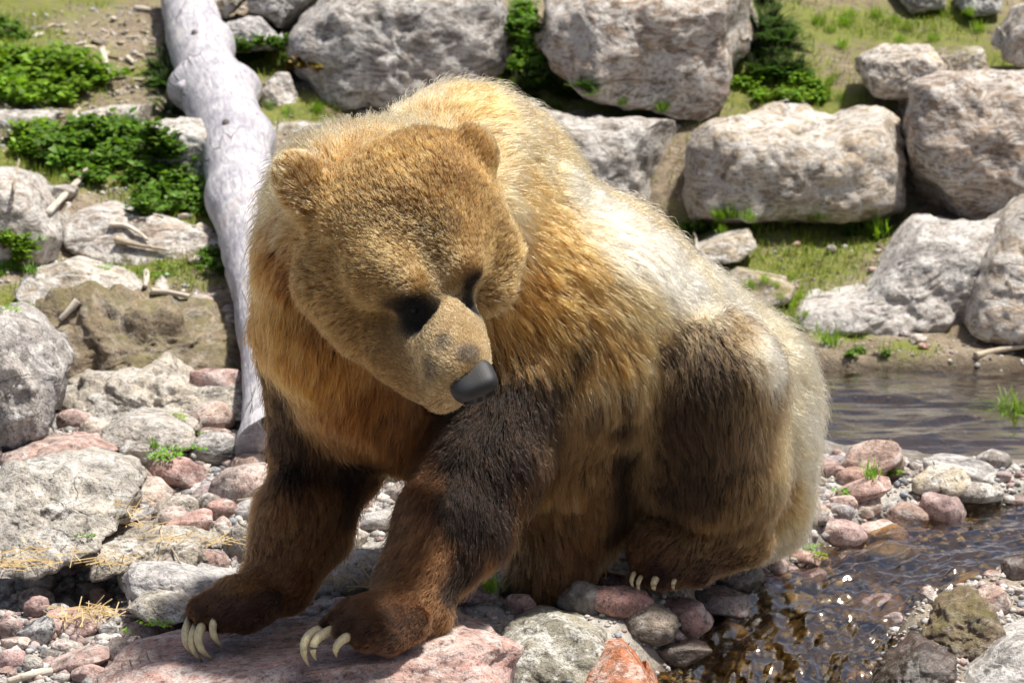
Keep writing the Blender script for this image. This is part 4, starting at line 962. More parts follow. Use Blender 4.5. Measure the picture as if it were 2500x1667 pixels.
patch('broad', 5, 60, 90, 60, 35, (26, 40), 'small weed on the bare hilltop dirt', 'small weeds on the hilltop')
patch('broad', 26, 280, 410, 150, 70, (60, 92), 'leafy weed filling the hollow below the flat pale ledge rock', 'leafy weeds below the ledge rock')
patch('broad', 7, 110, 360, 60, 40, (50, 70), 'lush weed in front of the grey ledge rock', 'lush weeds before the grey ledge rock', LIME)
patch('broad', 18, 430, 490, 95, 42, (42, 62), 'low weed growing along the left side of the log', 'low weeds along the log')
patch('fern', 11, 405, 210, 45, 75, (60, 85), 'dark green ferny plant crowding the log', 'ferny plants crowding the log', DEEP)
patch('broad', 9, 650, 140, 70, 30, (34, 50), 'green weed on the ledge right of the log top', 'weeds right of the log top')
patch('broad', 5, 745, 165, 40, 30, (34, 46), 'rusty-leaved weed against the huge grey boulder', 'rusty weeds by the grey boulder', RUSTY)
patch('tuft', 5, 720, 275, 70, 14, (34, 48), 'grass tuft at the foot of the huge grey boulder', 'grass tufts below the grey boulder', (1, 1, 1), 'grass_tuft', 'grass')
patch('broad', 20, 1275, 130, 38, 100, (40, 62), 'leafy weed in the gap between the two huge boulders', 'leafy weeds in the boulder gap')
patch('fern', 11, 1350, 228, 110, 25, (46, 62), 'ferny weed at the foot of the tan boulder', 'ferny weeds under the tan boulder')
patch('tuft', 8, 1480, 262, 150, 12, (30, 50), 'grass tuft on the ledge above the grey boulder', 'grass tufts on the ledge', (1.1, 1.1, 1), 'grass_tuft', 'grass')
patch('fern', 16, 1890, 110, 48, 110, (62, 95), 'dark hanging ferny plant on the right side of the tan boulder', 'dark ferny plants by the tan boulder', DEEP)
patch('tuft', 16, 2140, 75, 260, 45, (36, 60), 'grass tuft on the grassy top of the right wall', 'grass tufts on the wall top', (1.3, 1.2, 1), 'grass_tuft', 'grass')
patch('broad', 12, 1900, 220, 95, 40, (34, 52), 'weed in the mossy gully above the notched boulder', 'weeds in the mossy gully', LIME)
patch('tuft', 10, 1960, 225, 110, 30, (30, 45), 'grass tuft in the mossy gully above the notched boulder', 'grass tufts in the gully', (1.2, 1.05, 1), 'grass_tuft', 'grass')
patch('tuft', 14, 1880, 548, 140, 22, (40, 62), 'grass tuft along the foot of the notched boulder', 'grass tufts under the notched boulder', (1.2, 1.15, 1), 'grass_tuft', 'grass')
plant('tuft', 2145, 575, 90, 'tall bright tuft of blades below the square block', tint=(1.3, 1.3, 1), name='grass_tuft', cat='grass')
patch('broad', 3, 2110, 570, 60, 10, (32, 42), 'small weed beside the tall bright tuft', 'weeds beside the bright tuft')
patch('tuft', 12, 1900, 730, 70, 60, (26, 44), 'short grass tuft on the slope between bear and sloping slab', 'grass tufts on the slope', (1.5, 1.3, 1), 'grass_tuft', 'grass')
plant('tuft', 2025, 845, 90, 'thin grass tuft in front of the sloping slab', name='grass_tuft', cat='grass')
patch('broad', 4, 2110, 862, 80, 10, (20, 28), 'tiny weed on the far pool bank', 'tiny weeds on the pool bank')
plant('sedge', 2470, 1000, 130, 'drooping clump of sedge growing in the pool', tint=(0.9, 0.85, 1.2), name='sedge_clump', cat='sedge')
plant('tuft', 2128, 1165, 72, 'bright grass sprig against the peach-pink boulder', tint=(1.2, 1.3, 1), name='grass_tuft', cat='grass')
plant('broad', 2170, 1160, 44, 'small leafy sprig beside the grass sprig on the gravel bar', tint=LIME)
plant('cress', 2070, 1195, 36, 'low green weed below the reddish stone')
plant('cress', 1958, 1335, 44, 'bright green moss cushion near the hind heel', tint=(0.9, 1.0, 1), name='moss_cushion', cat='moss')
plant('cress', 1990, 1352, 30, 'small yellowish moss cushion beside the green one', tint=(1.6, 1.0, 1), name='moss_cushion', cat='moss')
plant('tuft', 1195, 1440, 84, 'sunlit grass tuft between the near paw and the belly', tint=(2.0, 1.9, 1.2), name='grass_tuft', cat='grass')  # brighter tint puts the sunlight into its colour
plant('tuft', 1310, 1470, 66, 'dark grass tuft in the shade of the belly', tint=(0.6, 0.7, 0.6), name='grass_tuft', cat='grass')  # darker tint puts the belly's shade into its colour
plant('cress', 380, 1512, 40, 'bright moss on the white crusted stone', tint=(1.4, 1.4, 1), name='moss_cushion', cat='moss')
plant('cress', 320, 1530, 24, 'small moss bit beside the flat blue stone', tint=(1.3, 1.3, 1), name='moss_cushion', cat='moss')
patch('cress', 4, 420, 1098, 50, 18, (30, 44), 'green moss among the stones above the red-pink stone', 'moss above the red-pink stone', (1.0, 1.1, 1), 'moss_cushion', 'moss')
plant('tuft', 375, 1090, 46, 'short green grass sprouting beside the pale slab', tint=(1.1, 1.3, 1), name='grass_tuft', cat='grass')
plant('cress', 425, 1014, 34, 'yellow-green moss strip on the rough pale ledge', tint=(1.8, 1.35, 1), name='moss_cushion', cat='moss')
plant('cress', 500, 1052, 24, 'moss wedge under the egg-shaped boulder', name='moss_cushion', cat='moss')
plant('cress', 200, 1300, 30, 'small green tuft in a notch of the lumpy slab', name='moss_cushion', cat='moss')
patch('broad', 4, 30, 610, 30, 30, (44, 62), 'yellowish weed at the foot of the smooth grey boulder', 'weeds by the smooth grey boulder', LIME)
patch('tuft', 7, 50, 655, 55, 20, (34, 48), 'grass tuft below the smooth grey boulder', 'grass tufts below the smooth boulder', (0.9, 1, 1), 'grass_tuft', 'grass')
patch('cress', 9, 330, 655, 110, 14, (20, 34), 'low round-leaved weed on the grit between the two slabs', 'low weeds between the slabs')
patch('broad', 6, 520, 640, 40, 40, (22, 34), 'small weed among the white stones by the log', 'small weeds by the log')
patch('cress', 4, 30, 745, 30, 16, (20, 32), 'small weed at the edge of the buff slab', 'weeds by the buff slab', LIME)
plant('broad', 1370, 450, 40, 'little sprig peeping over the bear\'s shoulder line', tint=LIME)
patch('broad', 3, 1690, 560, 40, 12, (34, 46), 'shaded weed at the corner of the grey and pale boulders', 'shaded weeds at the boulder corner')

# short grass and moss: nobody could count the blades
n = 400000
x = np.concatenate([rng.uniform(-3.0, -0.3, n // 2), rng.uniform(0.2, 3.4, n // 2)]); y = rng.uniform(1.8, 6.2, n)
gmask = green_at(x, y) * (0.40 + 0.9 * fbm(np.stack([x * 5, y * 5, x * 0], -1), 77, 3))
k = rng.random(n) < gmask * 0.75
x, y = x[k], y[k]; n = len(x)
z = ground_z(x, y)
ln = rng.uniform(0.014, 0.05, n); a = rng.uniform(0, 6.28, n); tl = rng.uniform(0.1, 0.9, n)
d = np.stack([np.cos(a) * np.sin(tl), np.sin(a) * np.sin(tl), np.cos(tl)], -1)
s = np.stack([-np.sin(a), np.cos(a), np.zeros(n)], -1) * 0.0016
b = np.stack([x, y, z - 0.003], -1)
mid = b + d * ln[:, None] * 0.55; tip = b + d * ln[:, None] - np.array([0, 0, 1]) * (ln * 0.15)[:, None]
V = np.stack([b - s, b + s, mid - s * .8, mid + s * .8, tip], 1)
F = np.array([(0, 1, 3), (0, 3, 2), (2, 3, 4)])[None] + (np.arange(n) * 5)[:, None, None]
me = mesh_np('grass', V.reshape(-1, 3), F.reshape(-1, 3), [M['leaf']])
c = np.array([0.13, 0.20, 0.024]) * rng.uniform(0.6, 1.5, (n, 1)) + np.array([0.16, 0.08, 0.015]) * (rng.random((n, 1)) ** 3)
at = me.attributes.new('tint', 'FLOAT_COLOR', 'POINT')
at.data.foreach_set('color', np.repeat(np.column_stack([c, np.ones(n)]), 5, 0).astype(np.float32).ravel())
link('grass', me, label='short green grass and moss covering the slopes', cat='grass', kind='stuff', color=(1, 1, 1))
# ------------------------------------------------------------------ the bear
# The body is one smooth union of tapered limbs and ellipsoids (signed distances on a grid), meshed as one surface.
SUN_WHITE = (0.95, 0.89, 0.76)
CREAM, GOLD, SIDE, FACE = (0.90, 0.78, 0.57), (0.66, 0.40, 0.17), (0.58, 0.38, 0.19), (0.40, 0.27, 0.13)
BLACK, RUST, CHEST, BELLY, MUZ = (0.04, 0.029, 0.024), (0.31, 0.175, 0.09), (0.38, 0.21, 0.095), (0.31, 0.21, 0.12), (0.62, 0.51, 0.35)
BACK = np.array([0.66, 0.52, -0.5]); DOWN = np.array([0.12, 0.0, -1.0]); FWD = np.array([-0.62, -0.68, -0.2])
NOSE_P = W(1140, 930, -0.83)
GAM = 1.5
PR = []       # (a, ra, b, rb, colour root, colour tip, flow, length m, blend)
def cap(a, b, col, flow, ln, k=0.05, tip=None):
    A, B = W(*a[:3]), W(*b[:3])
    col = np.array(col) ** GAM; tip = np.array(tip) ** GAM if tip is not None else None
    PR.append((A, a[3] * PXM(a[2], A[2]), B, b[3] * PXM(b[2], B[2]), np.array(col), np.array(tip if tip is not None else col), flow, ln, k))
# torso, hump, rump
cap((1060, 640, -.10, 245), (1380, 800, .12, 312), SIDE, ('v', np.array([0.30, 0.1, -0.9])), .068, .08)
cap((1380, 800, .12, 312), (1690, 1005, .36, 292), CREAM, ('v', np.array([0.42, 0.2, -0.8])), .062, .08)
cap((1130, 412, .02, 200), (1200, 470, .08, 210), GOLD, ('v', BACK), .06, .09, CREAM)
cap((1800, 1170, .34, 168), (1840, 1220, .34, 128), CREAM, ('v', np.array([0.5, 0.3, -0.85])), .05, .06)
cap((1700, 1000, .36, 250), (1760, 1100, .36, 200), CREAM, ('v', np.array([0.5, 0.3, -0.85])), .05, .06)
# neck and ruff
cap((1060, 545, -.10, 240), (885, 545, -.32, 238), GOLD, ('out', W(960, 640, -.6), 0.5), .065, .07, CREAM)
cap((760, 640, -.34, 128), (790, 800, -.32, 125), GOLD, ('out', W(960, 640, -.62), 0.7), .068, .06)
cap((800, 770, -.28, 165), (900, 985, -.24, 128), CHEST, ('v', np.array([0.1, -0.15, -1])), .055, .06)
cap((900, 980, -.22, 125), (985, 1060, -.18, 90), CHEST, ('v', np.array([0.1, -0.1, -1])), .05, .05)
# far foreleg
cap((800, 880, -.12, 150), (812, 1080, -.10, 132), BLACK, ('v', DOWN), .038, .05, (0.15, 0.10, 0.055))
cap((812, 1080, -.10, 132), (745, 1260, -.22, 106), BLACK, ('v', DOWN), .034, .04, (0.24, 0.12, 0.045))
cap((745, 1260, -.22, 106), (672, 1405, -.33, 80), RUST, ('v', np.array([-0.35, -0.3, -0.9])), .028, .035, (0.44, 0.265, 0.14))
cap((690, 1425, -.33, 70), (575, 1462, -.46, 52), RUST, ('v', np.array([-0.7, -0.65, -0.25])), .020, .03, (0.40, 0.235, 0.125))
# near foreleg
cap((1225, 985, -.15, 165), (1180, 1130, -.27, 142), BLACK, ('v', DOWN), .042, .09, (0.11, 0.075, 0.04))
cap((1180, 1130, -.27, 142), (1105, 1280, -.38, 122), BLACK, ('v', DOWN), .036, .04, (0.14, 0.075, 0.035))
cap((1105, 1280, -.38, 122), (1010, 1440, -.49, 94), RUST, ('v', np.array([-0.3, -0.3, -0.9])), .030, .035, (0.40, 0.235, 0.125))
cap((1030, 1495, -.51, 80), (885, 1512, -.64, 56), RUST, ('v', np.array([-0.7, -0.65, -0.25])), .022, .03, (0.38, 0.225, 0.12))
# belly and the far hind leg behind it
cap((1330, 930, 0.0, 225), (1390, 1180, .08, 165), BELLY, ('v', DOWN), .055, .06)
cap((1390, 1180, .08, 160), (1345, 1400, .0, 92), BELLY, ('v', np.array([0.0, -0.1, -1.0])), .05, .05)
cap((1345, 1400, .0, 85), (1335, 1465, -.03, 46), (0.22, 0.10, 0.045), ('v', DOWN), .03, .04)
# near hind leg: knee up against the belly, heel and foot on the ground
cap((1738, 925, .0, 168), (1735, 1130, .04, 168), BLACK, ('v', np.array([0.25, 0.0, -1.0])), .042, .03, (0.36, 0.26, 0.15))
cap((1735, 1130, .04, 166), (1785, 1195, .08, 108), (0.09, 0.055, 0.03), ('v', np.array([0.1, -0.05, -1.0])), .040, .05, (0.34, 0.22, 0.11))
cap((1810, 1312, .05, 70), (1618, 1348, -.06, 78), (0.17, 0.10, 0.06), ('v', np.array([-0.8, -0.5, -0.35])), .026, .035, (0.32, 0.20, 0.11))
# head: skull, brow, cheeks, muzzle, jaw
HF = ('out', NOSE_P, 0.12)
cap((960, 575, -.495, 205), (1045, 575, -.505, 200), FACE, HF, .020, .022, (0.53, 0.385, 0.20))
cap((985, 480, -.475, 150), (1030, 470, -.475, 150), (0.40, 0.25, 0.11), HF, .026, .05, (0.62, 0.42, 0.20))
cap((850, 680, -.505, 132), (905, 780, -.555, 105), FACE, HF, .024, .03, (0.51, 0.37, 0.20))
cap((1185, 620, -.495, 92), (1175, 690, -.535, 72), FACE, HF, .022, .03, (0.58, 0.43, 0.24))
cap((925, 655, -.645, 88), (1005, 700, -.705, 56), FACE, HF, .016, .035, (0.52, 0.38, 0.20))
cap((1125, 620, -.635, 74), (1140, 655, -.685, 46), FACE, HF, .014, .035, (0.58, 0.42, 0.22))
cap((1060, 690, -.635, 88), (1085, 780, -.705, 80), MUZ, HF, .012, .035, (0.66, 0.54, 0.36))
cap((1080, 790, -.705, 102), (1116, 895, -.785, 90), MUZ, HF, .010, .02, (0.66, 0.55, 0.38))
cap((980, 850, -.635, 84), (1080, 945, -.765, 64), (0.42, 0.29, 0.15), HF, .010, .025)
# ears
EAR = []
def ear(px, py, Y, w, h, tilt):
    EAR.append((W(px, py, Y), w * PXM(Y, .8), h * PXM(Y, .8), tilt))
ear(726, 436, -.53, 60, 72, -0.32)
ear(1164, 384, -.485, 52, 80, 0.12)
# toes
for px, py, Y, r_ in ((490, 1490, -.50, 29), (508, 1504, -.53, 30), (545, 1510, -.55, 32), (600, 1508, -.545, 34),
                      (798, 1520, -.685, 34), (838, 1535, -.71, 36), (890, 1552, -.72, 37), (952, 1556, -.69, 38)):
    cap((px + 58, py - 36, Y + .07, r_ * .95), (px - 4, py, Y, r_ * .88), (0.07, 0.042, 0.03), ('v', np.array([-0.7, -0.65, -0.3])), .014, .007, (0.14, 0.07, 0.035))
for px, py, Y, r_ in ((1572, 1390, -.09, 30), (1605, 1398, -.105, 32), (1655, 1396, -.095, 32), (1705, 1390, -.07, 32)):
    cap((px + 20, py - 20, Y + .03, r_), (px, py, Y, r_ * .9), (0.07, 0.04, 0.035), ('v', np.array([-0.7, -0.6, -0.4])), .014, .018, (0.18, 0.10, 0.07))
EYES = [(W(998, 772, -.735), 50), (W(1162, 722, -.70), 40)]

def cap_d(P, a, ra, b, rb):
    pa, ba = P - a, b - a
    h = np.clip((pa @ ba) / (ba @ ba), 0, 1)
    return np.sqrt(((pa - h[..., None] * ba) ** 2).sum(-1)) - (ra + (rb - ra) * h)
def ear_frame(e):
    c, w, h, tilt = e
    u = np.array([math.sin(tilt), 0.12, math.cos(tilt)]); u /= np.linalg.norm(u)
    f = np.array([0.1, -0.95, 0.28]); f -= u * (f @ u); f /= np.linalg.norm(f)
    return c, w, h, np.cross(f, u), f, u
def ear_d(P, e):
    c, w, h, s, f, u = ear_frame(e)
    q = P - c
    x, y, z = q @ s, q @ f, q @ u
    y = y + 0.010 * np.clip(1 - (x / w) ** 2 - (np.minimum(z, h) / h) ** 2, 0, 1)       # cupped towards the front
    k = np.sqrt((x / w) ** 2 + (y / 0.026) ** 2 + (np.where(z > 0, z / h, z / (h * 1.6))) ** 2)
    return (k - 1) * 0.026
def sdf(P):
    d = np.full(P.shape[:-1], 9.0)
    for a, ra, b, rb, c0, c1, fl, ln, k in PR:
        e = cap_d(P, a, ra, b, rb)
        h = np.clip(0.5 + 0.5 * (d - e) / k, 0, 1)
        d = d * (1 - h) + e * h - k * h * (1 - h)
    for e in EAR:
        q = ear_d(P, e); k = 0.02
        h = np.clip(0.5 + 0.5 * (d - q) / k, 0, 1)
        d = d * (1 - h) + q * h - k * h * (1 - h)
    for c, r_ in EYES:                                             # eye sockets
        q = r_ * 0.00088 - np.sqrt((((P - c) * np.array([0.72, 1, 1.15])) ** 2).sum(-1)); k = 0.02
        h = np.clip(0.5 - 0.5 * (d - q) / k, 0, 1)
        d = d * (1 - h) + q * h + k * h * (1 - h)
    fa, fb = W(1005, 520, -.68), W(1062, 700, -.73)
    q = P - fa; ba = fb - fa
    hh = np.clip((q @ ba) / (ba @ ba), 0, 1)
    d = d + 0.026 * np.exp(-((q - hh[..., None] * ba) ** 2).sum(-1) / 0.03 ** 2)           # furrow down the forehead
    d = d + 0.010 * fbm(P * 7.5, 61, 2)
    return d
HV = 0.0115
lo, hi = np.array([-0.80, -0.92, -0.10]), np.array([0.86, 0.84, 1.38])
nv = np.ceil((hi - lo) / HV).astype(int)
ax = [lo[i] + HV * np.arange(nv[i]) for i in range(3)]
D3 = np.empty(nv, np.float32)
for i0 in range(0, nv[0], 16):
    g3 = np.stack(np.meshgrid(ax[0][i0:i0 + 16], ax[1], ax[2], indexing='ij'), -1)
    D3[i0:i0 + 16] = sdf(g3)
def surface_nets(F, org, h):
    c = [F[i:F.shape[0] - 1 + i, j:F.shape[1] - 1 + j, k:F.shape[2] - 1 + k] for i in (0, 1) for j in (0, 1) for k in (0, 1)]
    mn = np.minimum.reduce(c) < 0; mx = np.maximum.reduce(c) >= 0
    I = np.argwhere(mn & mx)
    off = np.array([(i, j, k) for i in (0, 1) for j in (0, 1) for k in (0, 1)])
    f = np.stack([q[tuple(I.T)] for q in c], -1)
    P = np.zeros((len(I), 3)); n = np.zeros(len(I))
    for a in range(8):
        for b in range(a + 1, 8):
            if np.abs(off[a] - off[b]).sum() != 1: continue
            m_ = (f[:, a] < 0) != (f[:, b] < 0)
            t = f[m_, a] / (f[m_, a] - f[m_, b])
            P[m_] += off[a] + t[:, None] * (off[b] - off[a]); n[m_] += 1
    V = org + h * (I + P / n[:, None])
    vid = -np.ones(np.array(F.shape) - 1, np.int64); vid[tuple(I.T)] = np.arange(len(I))
    faces = []
    for axs in range(3):
        b, c_ = (axs + 1) % 3, (axs + 2) % 3
        s0 = [slice(None)] * 3; s1 = [slice(None)] * 3
        s0[axs] = slice(0, -1); s1[axs] = slice(1, None)
        i0 = F[tuple(s0)] < 0; i1 = F[tuple(s1)] < 0
        E = np.argwhere(i0 != i1)
        E = E[(E[:, b] > 0) & (E[:, c_] > 0) & (E[:, b] < F.shape[b] - 1) & (E[:, c_] < F.shape[c_] - 1)]
        inn = i0[tuple(E.T)]
        eb = np.zeros(3, int); eb[b] = 1; ec = np.zeros(3, int); ec[c_] = 1
        q = np.stack([vid[tuple((E - eb - ec).T)], vid[tuple((E - ec).T)], vid[tuple(E.T)], vid[tuple((E - eb).T)]], -1)
        q[~inn] = q[~inn][:, ::-1]
        faces.append(q)
    return V, np.vstack(faces)
BV, BF = surface_nets(D3, lo, HV)
base = np.array([0.1, -0.1, 0.0])
# smooth a little
ed = np.unique(np.sort(np.vstack([BF[:, [0, 1]], BF[:, [1, 2]], BF[:, [2, 3]], BF[:, [3, 0]]]), 1), axis=0)
deg = np.bincount(ed.ravel(), minlength=len(BV))[:, None]
for _ in range(2):
    S = np.zeros_like(BV)
    for i in range(3):
        S[:, i] = np.bincount(ed[:, 0], BV[ed[:, 1], i], len(BV)) + np.bincount(ed[:, 1], BV[ed[:, 0], i], len(BV))
    BV = 0.5 * BV + 0.5 * S / deg
# per-vertex coat: colour of root and tip, direction and length, blended between the nearest limbs
DD = np.stack([cap_d(BV, p[0], p[1], p[2], p[3]) for p in PR], -1)
wt = np.exp(-(DD - DD.min(1, keepdims=True)) / 0.022); wt /= wt.sum(1, keepdims=True)
cr = wt @ np.array([p[4] for p in PR]); ct = wt @ np.array([p[5] for p in PR]); flen = wt @ np.array([p[7] for p in PR])
flow = np.zeros_like(BV)
for i, p in enumerate(PR):
    fl = p[6]
    if fl[0] == 'v': f = np.broadcast_to(fl[1] / np.linalg.norm(fl[1]), BV.shape)
    else:
        f = BV - fl[1]; f = f / np.linalg.norm(f, axis=1)[:, None]; f = f + np.array([0, 0, -fl[2]])
    flow += wt[:, i:i + 1] * f
earw = np.zeros(len(BV))
for e in EAR:
    c, w, h, s, f, u = ear_frame(e)
    k = np.exp(-np.clip(ear_d(BV, e), 0, None) / 0.008)[:, None]
    zz = ((BV - c) @ u)[:, None]
    k = k * sstep(-0.03, 0.0, zz)
    flow = flow * (1 - k) + k * (u + 0.4 * f)
    front = sstep(0.0, 0.02, ((BV - c) @ f))[:, None]
    ct = ct * (1 - k) + k * np.array([0.70, 0.48, 0.24]); cr = cr * (1 - k) + k * np.array([0.45, 0.27, 0.10])
    flen = flen * (1 - k[:, 0]) + k[:, 0] * 0.020
    earw = np.maximum(earw, k[:, 0])
bvh = BVHTree.FromPolygons([tuple(v_) for v_ in BV], [tuple(int(i) for i in f_) for f_ in BF])
CAMP = Vector((0, -CAM_D, CAM_H))
def on_bear(px, py):
    loc = bvh.ray_cast(CAMP, Vector(ray(px, py)).normalized())[0]
    return np.array(loc) if loc is not None else None
def dab(px, py, rpx, root, tip=None, amt=1.0, sq=(1, 1, 1), noisy=0.35):
    """a marking of the coat round the point of the body seen at that pixel"""
    global cr, ct
    P = on_bear(px, py)
    if P is None: return
    root = np.array(root) ** GAM; tip = np.array(tip) ** GAM if tip is not None else None
    q = ((BV - P) / np.array(sq))
    dd = np.sqrt((q ** 2).sum(1)) / (rpx * 0.0009)
    k = amt * (1 - sstep(0.45, 1.25, dd + noisy * fbm(BV * 16, 83, 3)))[:, None]
    cr = cr * (1 - k) + k * np.array(root)
    ct = ct * (1 - k) + k * np.array(tip if tip is not None else root)
DKT = (0.12, 0.085, 0.05)
# pale saddle and rump, whitened to paint in the sun's glare; golden shoulder; dark marks along the flank
for a in [(1440, 520, 110, SUN_WHITE), (1560, 610, 130, SUN_WHITE), (1660, 680, 120, SUN_WHITE), (1780, 750, 110, SUN_WHITE), (1880, 870, 90, SUN_WHITE), (1955, 1010, 70, SUN_WHITE), (1560, 760, 100, (0.72, 0.53, 0.30)),
          (1300, 520, 110, (0.68, 0.46, 0.22)), (1360, 700, 130, (0.62, 0.42, 0.20)), (1270, 700, 80, (0.52, 0.31, 0.12)), (1160, 250, 90, (0.74, 0.52, 0.26)), (1400, 850, 90, (0.52, 0.36, 0.18)), (1500, 850, 60, (0.50, 0.34, 0.17))]:
    dab(*a, amt=0.8)
for a in [(1412, 825, 30), (1395, 860, 34), (1380, 900, 36), (1340, 950, 46), (1450, 970, 34), (1460, 1005, 34)]:
    dab(*a, BLACK, DKT, 0.9)
for a in [(1270, 990, 90), (1190, 1020, 90), (1150, 1090, 100), (1230, 1110, 100), (1180, 1190, 100), (1120, 1220, 80), (1190, 1290, 80), (1150, 1370, 70), (1100, 1440, 50)]:
    dab(*a, BLACK, (0.085, 0.058, 0.042), 0.95)
dab(1230, 1330, 60, BLACK, (0.085, 0.058, 0.042), 0.9); dab(1160, 1430, 50, BLACK, (0.085, 0.058, 0.042), 0.8); dab(1330, 1190, 50, BELLY, (0.50, 0.36, 0.20), 0.8); dab(1420, 1150, 60, BELLY, (0.46, 0.33, 0.19), 0.7)
dab(1290, 1330, 60, (0.28, 0.18, 0.10), (0.40, 0.27, 0.15), 0.8); dab(1250, 1420, 36, BLACK, DKT, 0.8); dab(1430, 1330, 50, (0.26, 0.14, 0.07), None, 0.6)
for a in [(1530, 960, 34), (1522, 1030, 44), (1520, 1110, 50), (1515, 1190, 54), (1510, 1270, 54), (1500, 1350, 50)]:  # shaded gap between belly and hind leg, painted black
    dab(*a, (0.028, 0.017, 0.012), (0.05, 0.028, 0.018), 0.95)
# forelegs
for a in [(690, 1060, 80), (720, 1150, 60), (880, 1130, 90), (860, 1210, 70), (700, 970, 50)]:  # black fur, with the shadow on the leg's right side painted in
    dab(*a, BLACK, (0.095, 0.065, 0.045), 0.9)
dab(790, 1130, 40, (0.16, 0.09, 0.05), (0.26, 0.16, 0.085), 0.6); dab(670, 1260, 60, (0.33, 0.18, 0.085), (0.50, 0.30, 0.15), 0.9); dab(1000, 1290, 60, RUST, (0.42, 0.25, 0.13), 0.9); dab(960, 1390, 60, RUST, (0.42, 0.25, 0.13), 0.9)
dab(600, 1420, 50, (0.36, 0.21, 0.10), (0.54, 0.35, 0.18), 0.9); dab(560, 1480, 44, (0.06, 0.035, 0.026), (0.17, 0.09, 0.055)); dab(660, 1505, 50, (0.08, 0.048, 0.035), (0.25, 0.155, 0.10), 0.8); dab(850, 1530, 46, (0.06, 0.035, 0.025), (0.17, 0.10, 0.06)); dab(940, 1585, 46, (0.08, 0.048, 0.035), (0.24, 0.15, 0.10), 0.8)
# hind leg
for a in [(1655, 850, 80), (1720, 930, 120), (1640, 980, 80), (1700, 1070, 125), (1680, 1180, 100)]:
    dab(*a, BLACK, (0.17, 0.125, 0.085), 0.95)
dab(1690, 820, 50, (0.10, 0.07, 0.045), (0.46, 0.36, 0.24), 0.6); dab(1830, 1080, 80, (0.12, 0.085, 0.055), (0.30, 0.22, 0.14), 0.7)
dab(1620, 1390, 50, (0.05, 0.032, 0.034), (0.11, 0.07, 0.062)); dab(1700, 1300, 60, (0.18, 0.11, 0.06), (0.40, 0.27, 0.14), 0.8); dab(1900, 1080, 110, (0.52, 0.37, 0.20), (0.74, 0.58, 0.36), 0.75); dab(1910, 1230, 100, (0.46, 0.31, 0.16), (0.62, 0.45, 0.25), 0.85); dab(1850, 1320, 60, (0.40, 0.26, 0.13), (0.54, 0.38, 0.20), 0.8)
# face: eye hollows, their dark skin and shadow painted together; the grey bare spots of the muzzle; darker crown
for (c, r_), sq in zip(EYES, ((1.3, 1, 0.85), (0.75, 1, 1.2))):
    q = (BV - c) / np.array(sq)
    k = (1 - sstep(0.85, 1.5, np.sqrt((q ** 2).sum(1)) / (r_ * 0.00098)))[:, None]
    cr = cr * (1 - k) + k * np.array([.006, .005, .004]); ct = ct * (1 - k) + k * np.array([.007, .006, .005]); flen = flen * (1 - 0.75 * k[:, 0])
dab(1085, 835, 26, (0.15, 0.125, 0.10), (0.24, 0.20, 0.16), 0.85); dab(1140, 862, 30, (0.19, 0.165, 0.15), (0.28, 0.24, 0.21), 0.85); dab(1050, 905, 32, (0.15, 0.125, 0.095), (0.24, 0.20, 0.15), 0.8); dab(1190, 830, 26, (0.66, 0.52, 0.32), None, 0.6)  # last dab paints the sunlit right edge of the muzzle
dab(1080, 535, 50, (0.16, 0.10, 0.05), (0.36, 0.24, 0.11), 0.6); dab(960, 510, 80, (0.22, 0.13, 0.055), (0.48, 0.31, 0.14), 0.5); dab(905, 640, 90, (0.34, 0.22, 0.095), (0.54, 0.39, 0.19), 0.5)
dab(690, 650, 60, (0.34, 0.16, 0.05), (0.50, 0.27, 0.09), 0.7); dab(800, 870, 70, (0.32, 0.15, 0.05), (0.50, 0.28, 0.10), 0.7); dab(900, 960, 60, (0.28, 0.12, 0.035), (0.42, 0.21, 0.07), 0.8)
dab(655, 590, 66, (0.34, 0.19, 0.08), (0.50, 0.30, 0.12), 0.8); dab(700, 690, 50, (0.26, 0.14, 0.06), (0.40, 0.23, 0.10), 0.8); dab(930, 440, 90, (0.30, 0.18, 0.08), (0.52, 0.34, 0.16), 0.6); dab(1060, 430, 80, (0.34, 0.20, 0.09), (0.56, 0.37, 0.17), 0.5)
dab(1265, 560, 40, (0.40, 0.20, 0.07), (0.55, 0.33, 0.13), 0.7); dab(690, 760, 60, (0.45, 0.25, 0.09), (0.62, 0.40, 0.17), 0.6); dab(640, 560, 60, (0.55, 0.33, 0.13), (0.78, 0.56, 0.30), 0.6)
lum = cr.mean(1, keepdims=True)
warm = sstep(0.03, 0.2, lum) * (1 - 0.45 * sstep(0.4, 0.62, lum))      # warmer where the coat is golden, less on the pale saddle
cr = cr * (1 - warm * np.array([0.05, 0.14, 0.30])); ct = ct * (1 - warm * np.array([0.05, 0.14, 0.30]))
cr = np.clip(cr, 0.004, 0.9); ct = np.clip(ct, 0.004, 0.9)

bear = link('brown_bear', None, label='big golden brown bear crouching with lowered head by the stream', cat='bear', loc=base)
m = N('bear_skin')
c = m.n('Attribute', attribute_name='coat').outputs['Color']
c = m.mix(1.0, c, 0.55, 'MULTIPLY')
M['skin'] = m.surf(m.n('BsdfPrincipled', {'Base Color': c, 'Roughness': 0.9}).outputs[0])
bme = mesh_np('body', BV - base, BF, [M['skin']])
at = bme.attributes.new('coat', 'FLOAT_COLOR', 'POINT')
at.data.foreach_set('color', np.column_stack([cr, np.ones(len(cr))]).astype(np.float32).ravel())
body = link('body', bme, parent=bear)

